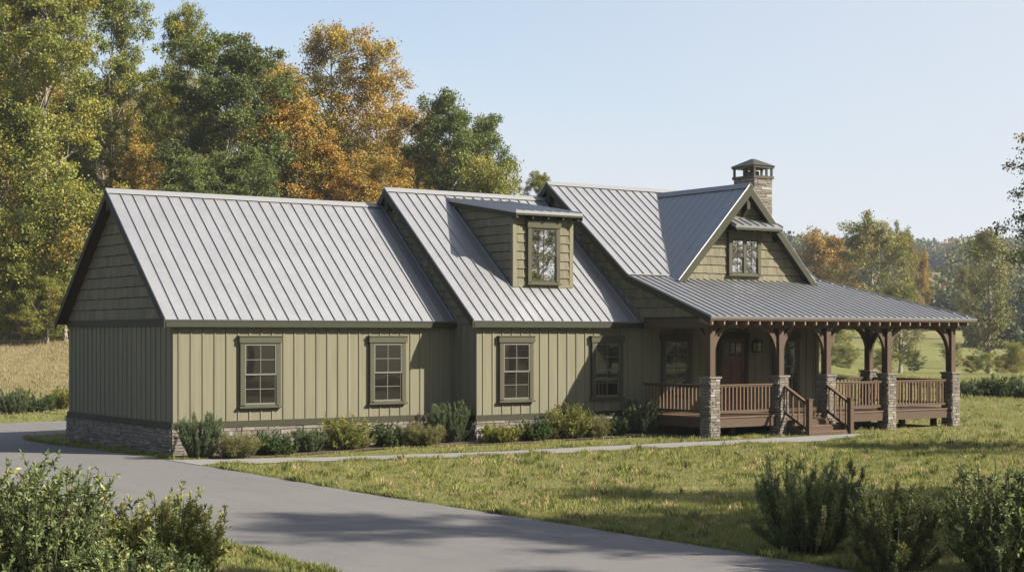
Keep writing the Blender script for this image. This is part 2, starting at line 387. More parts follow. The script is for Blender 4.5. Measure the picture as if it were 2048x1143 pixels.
def roof_plane(name, o, u, v, poly, parent=house, thick=0.07, spacing=SEAM, off=0.0, under=None, cap=None, rib=(0.014, 0.034), edge=True):
    """standing seam slope: polygon in (u, v), o eave corner, v up the slope"""
    o = Vector(o); u = Vector(u).normalized(); v = Vector(v).normalized(); n = u.cross(v).normalized()
    if n.z < 0: n = -n
    P = lambda a, b_, d=0: o+u*a+v*b_+n*d
    mb = MB()
    mb.hexa([P(a, b_, -thick) for a, b_ in poly], [P(a, b_, 0) for a, b_ in poly])
    a0 = min(p[0] for p in poly); a1 = max(p[0] for p in poly)
    xs = [a0+0.014, a1-0.014] if edge else []; k_ = a0+off+spacing
    while k_ < a1-0.08: xs.append(k_); k_ += spacing
    w, h = rib
    for a in xs:
        iv = []
        for i in range(len(poly)):
            p, q = poly[i], poly[(i+1) % len(poly)]
            if abs(p[0]-q[0]) > 1e-6 and min(p[0], q[0]) <= a < max(p[0], q[0]): iv.append(p[1]+(q[1]-p[1])*(a-p[0])/(q[0]-p[0]))
        iv.sort()
        for b0, b1 in zip(iv[::2], iv[1::2]):
            if b1-b0 < 0.06: continue
            mb.hexa([P(a-w/2, b0+0.003, 0.001), P(a+w/2, b0+0.003, 0.001), P(a+w/2, b1-0.003, 0.001), P(a-w/2, b1-0.003, 0.001)],
                    [P(a-w/2*0.7, b0+0.003, h), P(a+w/2*0.7, b0+0.003, h), P(a+w/2*0.7, b1-0.003, h), P(a-w/2*0.7, b1-0.003, h)])
    ro = mb.build(name, M['roof'], parent)
    if under:
        ub = MB(); ub.hexa([P(a, b_, -thick-0.05) for a, b_ in poly_inset(poly, 0.02)], [P(a, b_, -thick-0.002) for a, b_ in poly_inset(poly, 0.02)])
        ub.build('soffit', M[under], ro)
    return ro
def poly_inset(poly, d):
    cx = sum(p[0] for p in poly)/len(poly); cy = sum(p[1] for p in poly)/len(poly)
    return [(p[0]+(d if p[0] < cx else -d), p[1]+(d if p[1] < cy else -d)) for p in poly]

def wing(x0, x1, yf, yr, zr, ye, ze, yb, rake, x1r, brk=None):
    """volume with a ridge along X: wall front yf, ridge (yr, zr), front eave (ye, ze), back wall yb"""
    sl_ = (zr-ze)/(yr-ye); t_ = 0.09
    zf = lambda y: zr-abs(y-yr)*sl_-t_
    mb = MB(); prof = [(yf, FND-0.02), (yb, FND-0.02), (yb, zf(yb)), (yr, zr-t_*1.3), (yf, zf(yf))]
    mb.prism([(x0, y, z) for y, z in prof], (x1-x0, 0, 0))
    return mb, sl_, zf

def battens_front(mb, x0, x1, y, z0, z1, first=0.15, skip=()):
    x = x0+first
    while x < x1-0.02:
        mb.box(x-0.022, x+0.022, y-0.021, y+0.01, z0, z1, rnd.random()); x += 0.302
def battens_side(mb, y0, y1, x, z0, z1, sgn):
    y = y0+0.12
    while y < y1-0.02:
        mb.box(min(x, x+sgn*0.021), max(x, x+sgn*0.021), y-0.022, y+0.022, z0, z1, rnd.random()); y += 0.302

# --- garage wing
G0, G1 = 0.0, 7.8
wb_, gs_, gzf = wing(G0, G1, 0, 3.5, 6.45, -0.22, 3.19, GD, -0.3, 7.8)
battens_front(wb_, G0, G1, 0, FND+0.1, 3.28); battens_side(wb_, 0, GD, G0, FND+0.1, 3.1, -1)
wb_.build('wall', M['siding'], house)
run = math.hypot(3.72, 6.45-3.19); vS = Vector((0, 3.72, 6.45-3.19))
r_g = roof_plane('roof', (-0.3, -0.22, 3.19), (1, 0, 0), vS, [(0, 0), (G1+0.3, 0), (G1+0.3, run), (0, run)], under='darkwood', off=0.02)
roof_plane('roof', (G1, 7.22, 3.19), (-1, 0, 0), (0, -3.72, 6.45-3.19), [(0, 0), (G1+0.3, 0), (G1+0.3, run), (0, run)], under='darkwood')
def ridge_cap(x0, x1, y, z, sl_, parent, mname='ridge'):
    mb = MB(); w = 0.13
    for sg in (-1, 1):
        mb.hexa([(x0, y, z+0.045), (x1, y, z+0.045), (x1, y+sg*w, z+0.045-w*sl_), (x0, y+sg*w, z+0.045-w*sl_)],
                [(x0, y, z+0.06), (x1, y, z+0.06), (x1, y+sg*w, z+0.06-w*sl_), (x0, y+sg*w, z+0.06-w*sl_)])
    mb.build('ridge_cap', M[mname], parent)
ridge_cap(-0.31, G1, 3.5, 6.45, gs_, r_g)
def rake_board(x, ye, ze, yr, zr, parent=house, w=0.16, th=0.035, drop=0.10, name='rake_board'):
    mb = MB(); d = 0.018; x -= 0.032
    for s_ in (1, -1):
        y0 = ye if s_ == 1 else 2*yr-ye
        mb.prism([(x, y0, ze-d), (x, yr, zr-d), (x, yr, zr-d-w*1.25), (x, y0, ze-d-w*1.1)], (th, 0, 0))
    mb.build(name, M['trim'], parent)
rake_board(-0.285, -0.22, 3.19, 3.5, 6.45)
def fascia(x0, x1, y, z0, z1):
    mb = MB(); mb.box(x0, x1, y+0.015, y+0.05, z0, z1); mb.box(x0, x1, y+0.05, y+0.2, z0+0.012, z0+0.03); mb.build('fascia', M['trim'], house)
fascia(-0.25, G1-0.01, -0.22, 3.02, 3.135)
mb = MB(); shingles([(0.0, 3.22), (GD, 3.22), (GD, gzf(GD)-0.02), (3.5, 6.33), (0, gzf(0)-0.02)], lambda a, z: Vector((G0, a, z)), (-1, 0, 0), mb, z0=3.2)
mb.build('gable_siding', M['shingle'], house)
mb = MB(); mb.box(-0.05, 0.0, -0.045, GD, 3.03, 3.215); mb.build('frieze_board', M['trim'], house)
mb = MB(); mb.box(-0.055, 0.0, -0.055, GD, FND, FND+0.13); mb.box(-0.09, 0.0, -0.09, GD, FND-0.02, FND+0.012)
mb.box(0.0, G1, -0.055, 0, FND, FND+0.13); mb.box(0.0, G1, -0.09, 0, FND-0.02, FND+0.012); mb.build('water_table', M['trim'], house)
st = MB(); mo = MB()
stone_face(st, mo, (-0.06, -0.06, -0.05), (1, 0, 0), (0, -1, 0), G1, FND+0.03)
stone_face(st, mo, (-0.06, GD, -0.05), (0, -1, 0), (-1, 0, 0), GD+0.06, FND+0.03)
mo.box(-0.04, G1, -0.04, GD, -0.1, FND-0.03)
f_o = mo.build('stone_foundation', M['mortar'], house); st.build('ledge_stone', M['stone'], f_o)
# gable bracket at the peak
def knee_bracket(x, y, z, parent=house):
    mb = MB(); mb.box(x, x+0.42, y-0.05, y+0.05, z-0.62, z-0.50); mb.box(x+0.33, x+0.42, y-0.05, y+0.05, z-1.0, z-0.5); mb.beam((x+0.06, y, z-0.60), (x+0.38, y, z-0.98), 0.09, 0.09)
    mb.beam((x+0.02, y, z-0.22), (x+0.02, y, z-0.6), 0.1, 0.1); mb.build('gable_bracket', M['trim'], parent)
mb = MB(); mb.box(-0.26, 0.02, 3.43, 3.57, 5.95, 6.30); mb.build('gable_bracket', M['darkwood'], house)

# --- middle wing
M0, M1, MY = 7.8, 13.2, -1.1
wb_, ms_, mzf = wing(M0, M1, MY, 3.1, 6.87, -1.32, 3.2, 7.3, 0, 0)
battens_front(wb_, M0, M1, MY, FND+0.13, 3.28, 0.2); battens_side(wb_, MY, 0.0, M0, FND+0.1, 3.2, -1)
wb_.build('wall', M['siding'], house)
MX = 7.55
run = math.hypot(4.42, 3.67)
r_m = roof_plane('roof', (MX, -1.32, 3.2), (1, 0, 0), (0, 4.42, 3.67), [(0, 0), (M1-MX, 0), (M1-MX, run), (0, run)], under='darkwood')
roof_plane('roof', (M1, 7.52, 3.2), (-1, 0, 0), (0, -4.42, 3.67), [(0, 0), (M1-MX, 0), (M1-MX, run), (0, run)], under='darkwood')
ridge_cap(MX-0.01, M1, 3.1, 6.87, ms_, r_m)
rake_board(MX+0.012, -1.32, 3.2, 3.1, 6.87)
fascia(MX+0.05, M1-0.02, -1.32, 3.03, 3.145)
mb = MB(); shingles([(MY, 3.1), (7.2, 3.1), (7.2, mzf(7.2)-0.02), (3.1, 6.75), (MY, mzf(MY)-0.02)], lambda a, z: Vector((M0, a, z)), (-1, 0, 0), mb, course=0.22, z0=3.1)
mb.build('gable_siding', M['shingle'], house)
mb = MB(); mb.box(M0-0.055, M0, MY-0.055, -0.06, FND, FND+0.13); mb.box(M0, M1+0.02, MY-0.055, MY, FND, FND+0.13); mb.box(M0-0.085, M1, MY-0.085, MY, FND-0.02, FND+0.012)
mb.build('water_table', M['trim'], house)
st = MB(); mo = MB()
stone_face(st, mo, (M0-0.06, MY-0.06, 0), (1, 0, 0), (0, -1, 0), M1-M0, FND-0.02)
stone_face(st, mo, (M0-0.06, -0.06, 0), (0, -1, 0), (-1, 0, 0), 1.1, FND-0.02)
mo.box(M0-0.04, M1, MY-0.04, 7.3, -0.1, FND-0.03)
f_o = mo.build('stone_foundation', M['mortar'], house); st.build('ledge_stone', M['stone'], f_o)
mb = MB()
for (yy, zz) in ((3.1, 6.55),): mb.box(MX+0.05, M0+0.02, yy-0.07, yy+0.07, zz-0.28, zz+0.1)
mb.build('gable_bracket', M['trim'], house)

# --- main wing
A0, A1 = 13.2, 20.2
AX, AXR = 12.95, 20.42
RY, RZ, BY, BZ, EY, EZ = 2.85, 7.32, -0.9, 4.49, -4.3, 3.32
as_ = (RZ-BZ)/(RY-BY); ps_ = (BZ-EZ)/(BY-EY)
azf = lambda y: (RZ-abs(y-RY)*as_ if y > BY else BZ-(BY-y)*ps_)-0.09
mb = MB(); yb = 6.6
mb.prism([(A0, MY, 0.1), (A0, yb, 0.1), (A0, yb, azf(yb)), (A0, RY, RZ-0.12), (A0, BY, BZ-0.1), (A0, MY, azf(MY))], (A1-A0, 0, 0))
battens_front(mb, A0, A1, MY, 0.66, 4.1, 0.18)
for yy in (MY+0.02,): mb.box(A1-0.1, A1+0.02, yy-0.05, yy+0.1, 0.66, 4.0)
mb.build('wall', M['siding'], house)
run = math.hypot(RY-BY, RZ-BZ)
r_a = roof_plane('roof', (AX, BY, BZ), (1, 0, 0), (0, RY-BY, RZ-BZ), [(0, 0), (AXR-AX, 0), (AXR-AX, run), (0, run)], under='darkwood')
runb = run+0.6
roof_plane('roof', (AXR, 2*RY-BY+0.6*(RY-BY)/run, BZ-0.6*(RZ-BZ)/run), (-1, 0, 0), (0, BY-RY, RZ-BZ), [(0, 0), (AXR-AX, 0), (AXR-AX, runb), (0, runb)], under='darkwood')
ridge_cap(AX-0.01, AXR, RY, RZ, as_, r_a)
# rake with the kick at the porch
mb = MB(); d = 0.018; x = AX-0.02
def rk(p, q, w0=0.17):
    mb.prism([(x, p[0], p[1]-d), (x, q[0], q[1]-d), (x, q[0], q[1]-d-w0), (x, p[0], p[1]-d-w0)], (0.035, 0, 0))
rk((EY, EZ), (BY, BZ)); rk((BY, BZ), (RY, RZ), 0.19); rk((RY, RZ), (2*RY-BY, BZ), 0.19)
mb.build('rake_board', M['trim'], house)
mb = MB()
shingles([(BY, 3.3), (yb, 3.3), (yb, azf(yb)-0.02), (RY, RZ-0.16), (BY, BZ-0.14)], lambda a, z: Vector((A0, a, z)), (-1, 0, 0), mb, z0=3.3)
shingles([(-3.9, 3.3), (BY, 3.3), (BY, BZ-0.14), (-3.9, azf(-3.9)-0.04)], lambda a, z: Vector((A0, a, z)), (-1, 0, 0), mb, z0=3.3)
mb.prism([(A0+0.02, -3.9, 3.3), (A0+0.02, MY, 3.3), (A0+0.02, MY, azf(MY)-0.03), (A0+0.02, -3.9, azf(-3.9)-0.03)], (0.06, 0, 0))
mb.build('gable_siding', M['shingle'], house)
mb = MB(); mb.box(AX+0.05, A0+0.02, RY-0.07, RY+0.07, RZ-0.62, RZ-0.25); mb.beam((AX+0.05, RY, RZ-0.60), (A0, RY, RZ-1.05), 0.1, 0.1)
for s_ in (-1, 1):
    m2 = MB(); m2.box(AX+0.05, A0+0.02, RY+s_*0.62-0.05, RY+s_*0.62+0.05, RZ-0.88, RZ-0.62); m2.build('gable_bracket', M['trim'], house)
mb.build('gable_bracket', M['trim'], house)

# porch roof: front slope, hip, side slope
HX, PX = 20.42, 23.6
SB = -0.35                                       # where the side porch ends
runp = math.hypot(BY-EY, BZ-EZ)
r_p = roof_plane('porch_roof', (AX, EY, EZ), (1, 0, 0), (0, BY-EY, BZ-EZ), [(0, 0), (PX-AX, 0), (HX-AX, runp), (0, runp)], under='darkwood', spacing=0.262)
slx = (BZ-EZ)/(PX-HX); runx = math.hypot(PX-HX, BZ-EZ)
r_s = roof_plane('porch_roof', (PX, EY, EZ), (0, 1, 0), (HX-PX, 0, BZ-EZ), [(0, 0), (SB-EY, 0), (SB-EY, runx), (BY-EY, runx)], under='darkwood', spacing=0.262)
mb = MB(); mb.beam((PX-0.02, EY+0.02, EZ+0.045), (HX, BY, BZ+0.045), 0.09, 0.03); mb.build('hip_cap', M['ridge'], r_p)
mb = MB(); mb.beam((AX, BY+0.01, BZ+0.03), (14.4, BY+0.01, BZ+0.03), 0.12, 0.02); mb.build('transition_flashing', M['ridge'], r_p)
for i in range(26):                              # exposed rafter tails along the eave
    xx = AX+0.06+i*0.424
    if xx > PX-0.2: break
    mb = MB(); mb.prism([(xx, EY+0.035, EZ-0.125), (xx, EY+0.5, EZ-0.125+0.45*ps_), (xx, EY+0.5, EZ-0.29+0.45*ps_), (xx, EY+0.09, EZ-0.25), (xx, EY+0.035, EZ-0.215)], (0.045, 0, 0)); mb.build('rafter_tail', M['tail'], r_p)
for i in range(9):
    yy = EY+0.4+i*0.43
    if yy > SB: break
    mb = MB(); mb.prism([(PX-0.05, yy, EZ-0.125), (PX-0.5, yy, EZ-0.125+0.45*slx), (PX-0.5, yy, EZ-0.26+0.45*slx), (PX-0.12, yy, EZ-0.25), (PX-0.05, yy, EZ-0.2)], (0, 0.05, 0)); mb.build('rafter_tail', M['wood'], r_s)
mb = MB(); mb.box(AX+0.02, PX-0.01, EY+0.012, EY+0.03, EZ-0.11, EZ-0.06); mb.build('drip_edge', M['darkwood'], r_p)

# porch beams
PF = -3.86                                       # line of the posts
mb = MB(); mb.box(13.2, 23.12, PF-0.1, PF+0.1, 3.02, 3.285); mb.build('porch_beam', M['wood'], house)
mb = MB(); mb.box(13.2, 13.38, PF+0.1, MY, 3.02, 3.285); mb.build('porch_beam', M['wood'], house)
mb = MB(); mb.box(22.9, 23.10, PF+0.1, -0.5, 3.02, 3.285); mb.build('porch_beam', M['wood'], house)
mb = MB(); mb.box(20.2, 22.9, -0.72, -0.54, 3.02, 3.285); mb.prism([(20.21, -0.6, 3.285), (23.05, -0.6, 3.285), (23.05, -0.6, 3.40), (20.21, -0.6, 4.36)], (0, 0.05, 0)); mb.build('porch_beam', M['wood'], house)

# deck, rim, stairs
DZ = 0.68
mb = MB()
y = -3.95
while y < -1.12:
    x1_ = 23.2; mb.box(13.2, x1_, y, y+0.135, DZ-0.035, DZ, rnd.random()); y += 0.14
while y < -0.45:
    mb.box(20.22, 23.2, y, y+0.135, DZ-0.035, DZ, rnd.random()); y += 0.14
deck = mb.build('porch_deck', M['deckwood'], house)
mb = MB(); mb.box(13.22, 23.10, -3.925, -3.88, 0.40, DZ-0.037); mb.box(13.22, 13.265, -3.88, MY-0.1, 0.40, DZ-0.037); mb.box(23.055, 23.10, -3.88, -0.5, 0.40, DZ-0.037); mb.box(20.25, 23.055, -0.5, -0.46, 0.40, DZ-0.037)
mb.build('rim_board', M['wood'], deck)
mb = MB()
for xx in np.arange(13.7, 23, 0.6): mb.box(xx, xx+0.05, -3.88, -0.55 if xx > 20.3 else MY-0.05, 0.45, DZ-0.04)
for xx in (14.4, 18.6, 21.2, 22.6): mb.box(xx, xx+0.14, -3.5, -3.36, 0.0, 0.46)
mb.build('joist', M['darkwood'], deck)
SX0, SX1 = 15.98, 17.46
stairs = MB()
stairs.prism([(SX0-0.02, -3.9, 0.60), (SX0-0.02, -4.10, 0.50), (SX0-0.02, -4.9, 0.09), (SX0-0.02, -4.9, 0.0), (SX0-0.02, -3.9, 0.0)], (SX1-SX0+0.04, 0, 0))
stairs = stairs.build('stairs', M['wood'], house)
for i in range(4):
    y0 = -3.96-0.30*i; z = DZ-0.14*(i+1)+0.0
    if i < 3:
        mb = MB(); mb.box(SX0+0.02, SX1-0.02, y0-0.30, y0-0.005, z-0.035, z); mb.build('tread', M['deckwood'], stairs)
    mb = MB(); mb.box(SX0+0.025, SX1-0.025, y0-0.024 if i else y0+0.03, y0+0.0 if i else y0+0.05, z+0.002-0.14 if i < 3 else 0.05, z+0.10); mb.build('riser', M['wood'], stairs)
NEWELY = -4.88
def newel(x):
    mb = MB(); mb.box(x-0.065, x+0.065, NEWELY-0.065, NEWELY+0.065, 0.05, 1.10); mb.box(x-0.08, x+0.08, NEWELY-0.08, NEWELY+0.08, 1.10, 1.135)
    return mb.build('newel_post', M['wood'], stairs)
nx = (15.93, 17.52)
for x in nx: newel(x)

# rails
def railing(p, q, z0, zt, nb, name='railing'):
    """level or raked railing; p, q plan points with floor heights in p[2], q[2]"""
    p = Vector(p); q = Vector(q); ro = MB()
    up = Vector((0, 0, 1)); d = (q-p); L = d.length
    ro.beam(p+up*zt, q+up*zt, 0.06, 0.045)
    root = ro.build(name, M['wood'], house)
    mb = MB(); mb.beam(p+up*(zt+0.035), q+up*(zt+0.035), 0.10, 0.026); mb.build('top_rail', M['deckwood'], root)
    mb = MB(); mb.beam(p+up*z0, q+up*z0, 0.05, 0.07); mb.build('bottom_rail', M['wood'], root)
    for i in range(nb):
        c = p+d*((i+0.5)/nb)
        mb = MB(); mb.box(c.x-0.019, c.x+0.019, c.y-0.019, c.y+0.019, c.z+z0+0.03, c.z+zt-0.02, rnd.random()); mb.build('baluster', M['deckwood'], root)
    return root
PW, PDp = 0.34, 0.38                             # stone piers
piers = [13.16, 15.67, 17.50, 19.98, 22.78]
px1 = [x+PW for x in piers]
railing((13.36, MY-0.03, DZ), (13.36, -3.62, DZ), 0.13, 0.80, 17)
railing((px1[0]+0.02, PF, DZ), (piers[1]-0.02, PF, DZ), 0.13, 0.80, 16)
railing((px1[2]+0.02, PF, DZ), (piers[3]-0.02, PF, DZ), 0.13, 0.80, 16)
railing((px1[3]+0.02, PF, DZ), (piers[4]-0.02, PF, DZ), 0.13, 0.80, 18)
railing((22.97, -0.84, DZ), (22.97, -3.62, DZ), 0.13, 0.80, 16)
railing((20.22, -0.64, DZ), (22.76, -0.64, DZ), 0.13, 0.80, 15)
for x, e in zip(nx, (-0.05, 0.0)):
    railing((x+e, -4.0, DZ-0.06), (x, NEWELY+0.07, 0.17), 0.14, 0.83, 4, 'stair_railing')

def pier_post(x, y, braces):
    st = MB(); mo = MB(); zt = 1.69; z0 = 0.02
    stone_face(st, mo, (x, y, z0), (1, 0, 0), (0, -1, 0), PW, zt-z0, lo=0.045, hi=0.1, wl=0.08, wh=0.3, out=0.025)
    stone_face(st, mo, (x, y+PDp, z0), (0, -1, 0), (-1, 0, 0), PDp, zt-z0, lo=0.045, hi=0.1, wl=0.08, wh=0.3, out=0.025)
    stone_face(st, mo, (x+PW, y, z0), (0, 1, 0), (1, 0, 0), PDp, zt-z0, lo=0.045, hi=0.1, wl=0.08, wh=0.3, out=0.025)
    stone_face(st, mo, (x+PW, y+PDp, z0), (-1, 0, 0), (0, 1, 0), PW, zt-z0, lo=0.045, hi=0.1, wl=0.08, wh=0.3, out=0.025)
    mo.box(x+0.02, x+PW-0.02, y+0.02, y+PDp-0.02, z0, zt)
    p = mo.build('stone_pier', M['mortar'], house); st.build('ledge_stone', M['stone'], p)
    cp = MB(); cp.box(x-0.045, x+PW+0.045, y-0.045, y+PDp+0.045, zt, zt+0.055, 0.6); cp.build('cap_stone', M['stone'], p, 0.008)
    cx, cy = x+PW/2, y+PDp/2
    mb = MB(); mb.box(cx-0.095, cx+0.095, cy-0.11, cy+0.11, zt+0.055, 3.02); po = mb.build('porch_post', M['wood'], house, 0.008)
    for dx, dy in braces:                        # curved knee braces
        mb = MB(); n_ = 7; R_ = 0.62; H_ = 0.95
        pts = []
        for i in range(n_+1):
            th = math.pi/2*i/n_
            pts.append((R_*(1-math.cos(th)), -H_*(1-math.sin(th))))
        for i in range(n_):
            a0, b0 = pts[i]; a1, b1 = pts[i+1]
            w = 0.10
            def Q(a, z, s): return (cx+dx*(0.095+a) + (0.045*s if dy else 0), cy+dy*(0.11+a) + (0.045*s if dx else 0), 3.02+z)
            top = lambda a, z: (max(0, a-0.10) if False else a, z)
            # curved strut: inner edge follows an arc from post to beam, outer edge is a flatter arc
            k0 = i/n_; k1 = (i+1)/n_
            oa0, ob0 = a0-0.11*(1-k0)*0+(-0.10 if i else 0)*min(1, k0*3), b0+0.10*min(1, (1-k0)*3)
            oa1, ob1 = a1-0.10*min(1, k1*3), b1+0.10*min(1, (1-k1)*3) if i < n_-1 else 0.0
            oa0 = max(0, oa0); oa1 = max(0, oa1); ob0 = min(0, ob0); ob1 = min(0, ob1)
            quad = [(a0, b0), (a1, b1), (oa1, ob1), (oa0, ob0)]
            mb.hexa([Q(a, z, -1) for a, z in quad], [Q(a, z, 1) for a, z in quad])
        mb.build('knee_brace', M['wood'], po)
PY0 = -4.03
for i, x in enumerate(piers):
    br = []
    if i > 0: br.append((-1, 0))
    if i < 4: br.append((1, 0))
    if i in (0, 4): br.append((0, 1))
    pier_post(x, PY0, br)
pier_post(22.78, -0.84, [(0, -1), (-1, 0)])

# --- cross gable
CX, CZ, CYF, CYB = 17.1, 7.17, -1.42, 2.65
cl = 1.033
xl, zl, yl = 14.5, CZ-(17.1-14.5)*cl, -0.9
hw = 2.72
cr = math.hypot(hw, hw*cl)
lo_z = CZ-hw*cl
def gpt(sg):
    # polygon in (u along +Y from the front, v up the slope from the lower corner)
    k_ = math.hypot(1, cl)
    vy = (hw-2.6)*k_
    return [(0, 0), (yl-CYF+0.05, vy-0.1), (CYB-CYF, cr), (0, cr)]
r_c = roof_plane('cross_gable_roof', (CX-hw, CYF, lo_z), (0, 1, 0), (hw, 0, hw*cl), gpt(-1), under='trim', off=-0.02, rib=(0.014, 0.016))
roof_plane('cross_gable_roof', (CX+hw, CYF, lo_z), (0, 1, 0), (-hw, 0, hw*cl), gpt(1), under='trim', off=-0.02, rib=(0.014, 0.016))
mb = MB(); w = 0.13
for s_ in (-1, 1):
    mb.hexa([(CX, CYF-0.01, CZ+0.045), (CX, CYB, CZ+0.045), (CX+s_*w, CYB, CZ+0.045-w*cl), (CX+s_*w, CYF-0.01, CZ+0.045-w*cl)], [(CX, CYF-0.01, CZ+0.06), (CX, CYB, CZ+0.06), (CX+s_*w, CYB, CZ+0.06-w*cl), (CX+s_*w, CYF-0.01, CZ+0.06-w*cl)])
mb.build('ridge_cap', M['ridge'], r_c)
mb = MB()
mb.beam((CX-2.6, -0.9, BZ+0.02), (CX, CYB, CZ+0.02), 0.16, 0.012); mb.build('valley_flashing', M['ridge'], r_c)
mb = MB()
for s_ in (-1, 1):
    mb.prism([(CX, CYF-0.022, CZ-0.018), (CX+s_*hw, CYF-0.022, lo_z-0.018), (CX+s_*hw, CYF-0.022, lo_z-0.27), (CX, CYF-0.022, CZ-0.32)], (0, 0.04, 0))
mb.build('rake_board', M['trim'], r_c)
mb = MB(); gy = MY
mb.prism([(CX-hw+0.12, gy, 4.30), (CX+hw-0.12, gy, 4.30), (CX, gy, CZ-0.16)], (0, 1.5, 0)); 
shingles([(CX-hw+0.08, 4.34), (CX+hw-0.08, 4.34), (CX, CZ-0.14)], lambda a, z: Vector((a, gy, z)), (0, -1, 0), mb, course=0.245, z0=4.34)
gw = mb.build('gable_siding', M['shingle'], house)
mb = MB(); mb.box(CX-0.06, CX+0.06, CYF+0.06, gy+0.02, CZ-0.70, CZ-0.28); mb.prism([(CX-0.06, CYF+0.06, CZ-0.70), (CX-0.06, gy, CZ-0.70), (CX-0.06, gy, CZ-0.95)], (0.12, 0, 0)); mb.build('gable_bracket', M['trim'], house)
# purlin ends under the rake
for s_ in (-1, 1):
    mb = MB(); mb.box(CX+s_*1.25-0.05, CX+s_*1.25+0.05, CYF+0.06, gy+0.02, CZ-1.25*cl-0.30, CZ-1.25*cl-0.17); mb.build('gable_bracket', M['trim'], house)

# awning over the gable window
aw0, aw1, awy, awz, awf = 16.33, 18.2, gy-0.02, 6.20, -1.66
aws = roof_plane('awning_roof', (aw0, awf, 5.96), (1, 0, 0), (0, awy-awf, awz-5.96), [(0, 0), (aw1-aw0, 0), (aw1-aw0, math.hypot(awy-awf, awz-5.96)), (0, math.hypot(awy-awf, awz-5.96))], under='trim', spacing=0.3)
mb = MB(); mb.box(aw0+0.01, aw1-0.01, awf+0.012, awf+0.03, 5.84, 5.90); mb.build('fascia', M['trim'], aws)
for i in range(6):
    xx = aw0+0.12+i*(aw1-aw0-0.28)/5
    mb = MB(); mb.prism([(xx, awf+0.06, 5.85), (xx, awy, 6.02), (xx, awy, 5.92), (xx, awf+0.06, 5.78)], (0.045, 0, 0)); mb.build('rafter_tail', M['trim'], aws)

# --- shed dormer
D0, D1, DY = 9.58, 11.54, -0.2
mroof = lambda y: 3.2+(y+1.32)*ms_
dz0, dzf, dsl = mroof(DY), 6.10, 0.16
yb_ = 2.9
mb = MB(); mb.prism([(D0, DY, dz0-0.3), (D0, yb_, mroof(yb_)-0.1), (D0, yb_, dzf+(yb_-DY)*dsl), (D0, DY, dzf)], (D1-D0, 0, 0))
side = [(DY, dz0+0.01), (yb_-0.2, mroof(yb_-0.2)+0.01), (DY, dzf)]
dtop = [(DY, dz0+0.02), (2.68, mroof(2.68)+0.03), (DY, dzf)]
shingles(dtop, lambda a, z: Vector((D0, a, z)), (-1, 0, 0), mb, course=0.235, z0=dz0)
shingles(dtop, lambda a, z: Vector((D1, a, z)), (1, 0, 0), mb, course=0.235, z0=dz0)
shingles([(D0, dz0), (D1, dz0), (D1, dzf), (D0, dzf)], lambda a, z: Vector((a, DY, z)), (0, -1, 0), mb, course=0.235, z0=dz0)
dorm = mb.build('dormer', M['shingle'], house)
mb = MB()
mb.box(D0-0.035, D0+0.09, DY-0.04, DY, dz0-0.0, dzf-0.0); mb.box(D0-0.035, D0, DY, DY+0.07, dz0+0.06, dzf)
mb.box(D1-0.09, D1+0.035, DY-0.04, DY, dz0, dzf); mb.box(D1, D1+0.035, DY, DY+0.07, dz0+0.06, dzf); mb.build('corner_board', M['siding'], dorm)
mb = MB(); mb.box(D0+0.09, D1-0.09, DY-0.035, DY, dz0-0.01, dz0+0.06); mb.build('base_trim', M['siding'], dorm)
dyf = DY-0.34
rl = math.hypot(3.0-dyf, (3.0-dyf)*dsl)
dzr = dzf+0.10-(DY-dyf)*dsl
dr = roof_plane('dormer_roof', (D0-0.14, dyf, dzr), (1, 0, 0), (0, 1, dsl), [(0, 0), (D1-D0+0.28, 0), (D1-D0+0.28, rl), (0, rl)], parent=dorm, spacing=0.3)
mb = MB()
for xx in (D0-0.135, D1+0.105): mb.prism([(xx, dyf, dzr-0.075), (xx, 2.95, dzr-0.075+(2.95-dyf)*dsl), (xx, 2.95, dzr-0.20+(2.95-dyf)*dsl), (xx, dyf, dzr-0.20)], (0.03, 0, 0))
mb.box(D0-0.1, D1+0.1, dyf+0.01, dyf+0.03, dzr-0.12, dzr-0.072)
mb.prism([(D0-0.1, DY-0.02, dzf-0.06), (D0-0.1, DY-0.02, dzf+0.02), (D0-0.1, dyf+0.03, dzr-0.075), (D0-0.1, dyf+0.03, dzr-0.10)], (D1-D0+0.2, 0, 0))
mb.build('dormer_fascia', M['trim'], dorm)
for i in range(5):
    xx = D0-0.06+i*(D1-D0+0.06)/4
    mb = MB(); mb.box(xx, xx+0.045, dyf+0.06, DY, dzr-0.20, dzr-0.10); mb.build('dormer_rafter_tail', M['trim'], dorm)

for pts_, n_ in SHADE_BACKS:  # added dark backing, draws shade lines under the shingle courses
    mb = MB(); mb.prism(pts_, n_*0.005); mb.build('shade_backing', M['gapshade'], house)
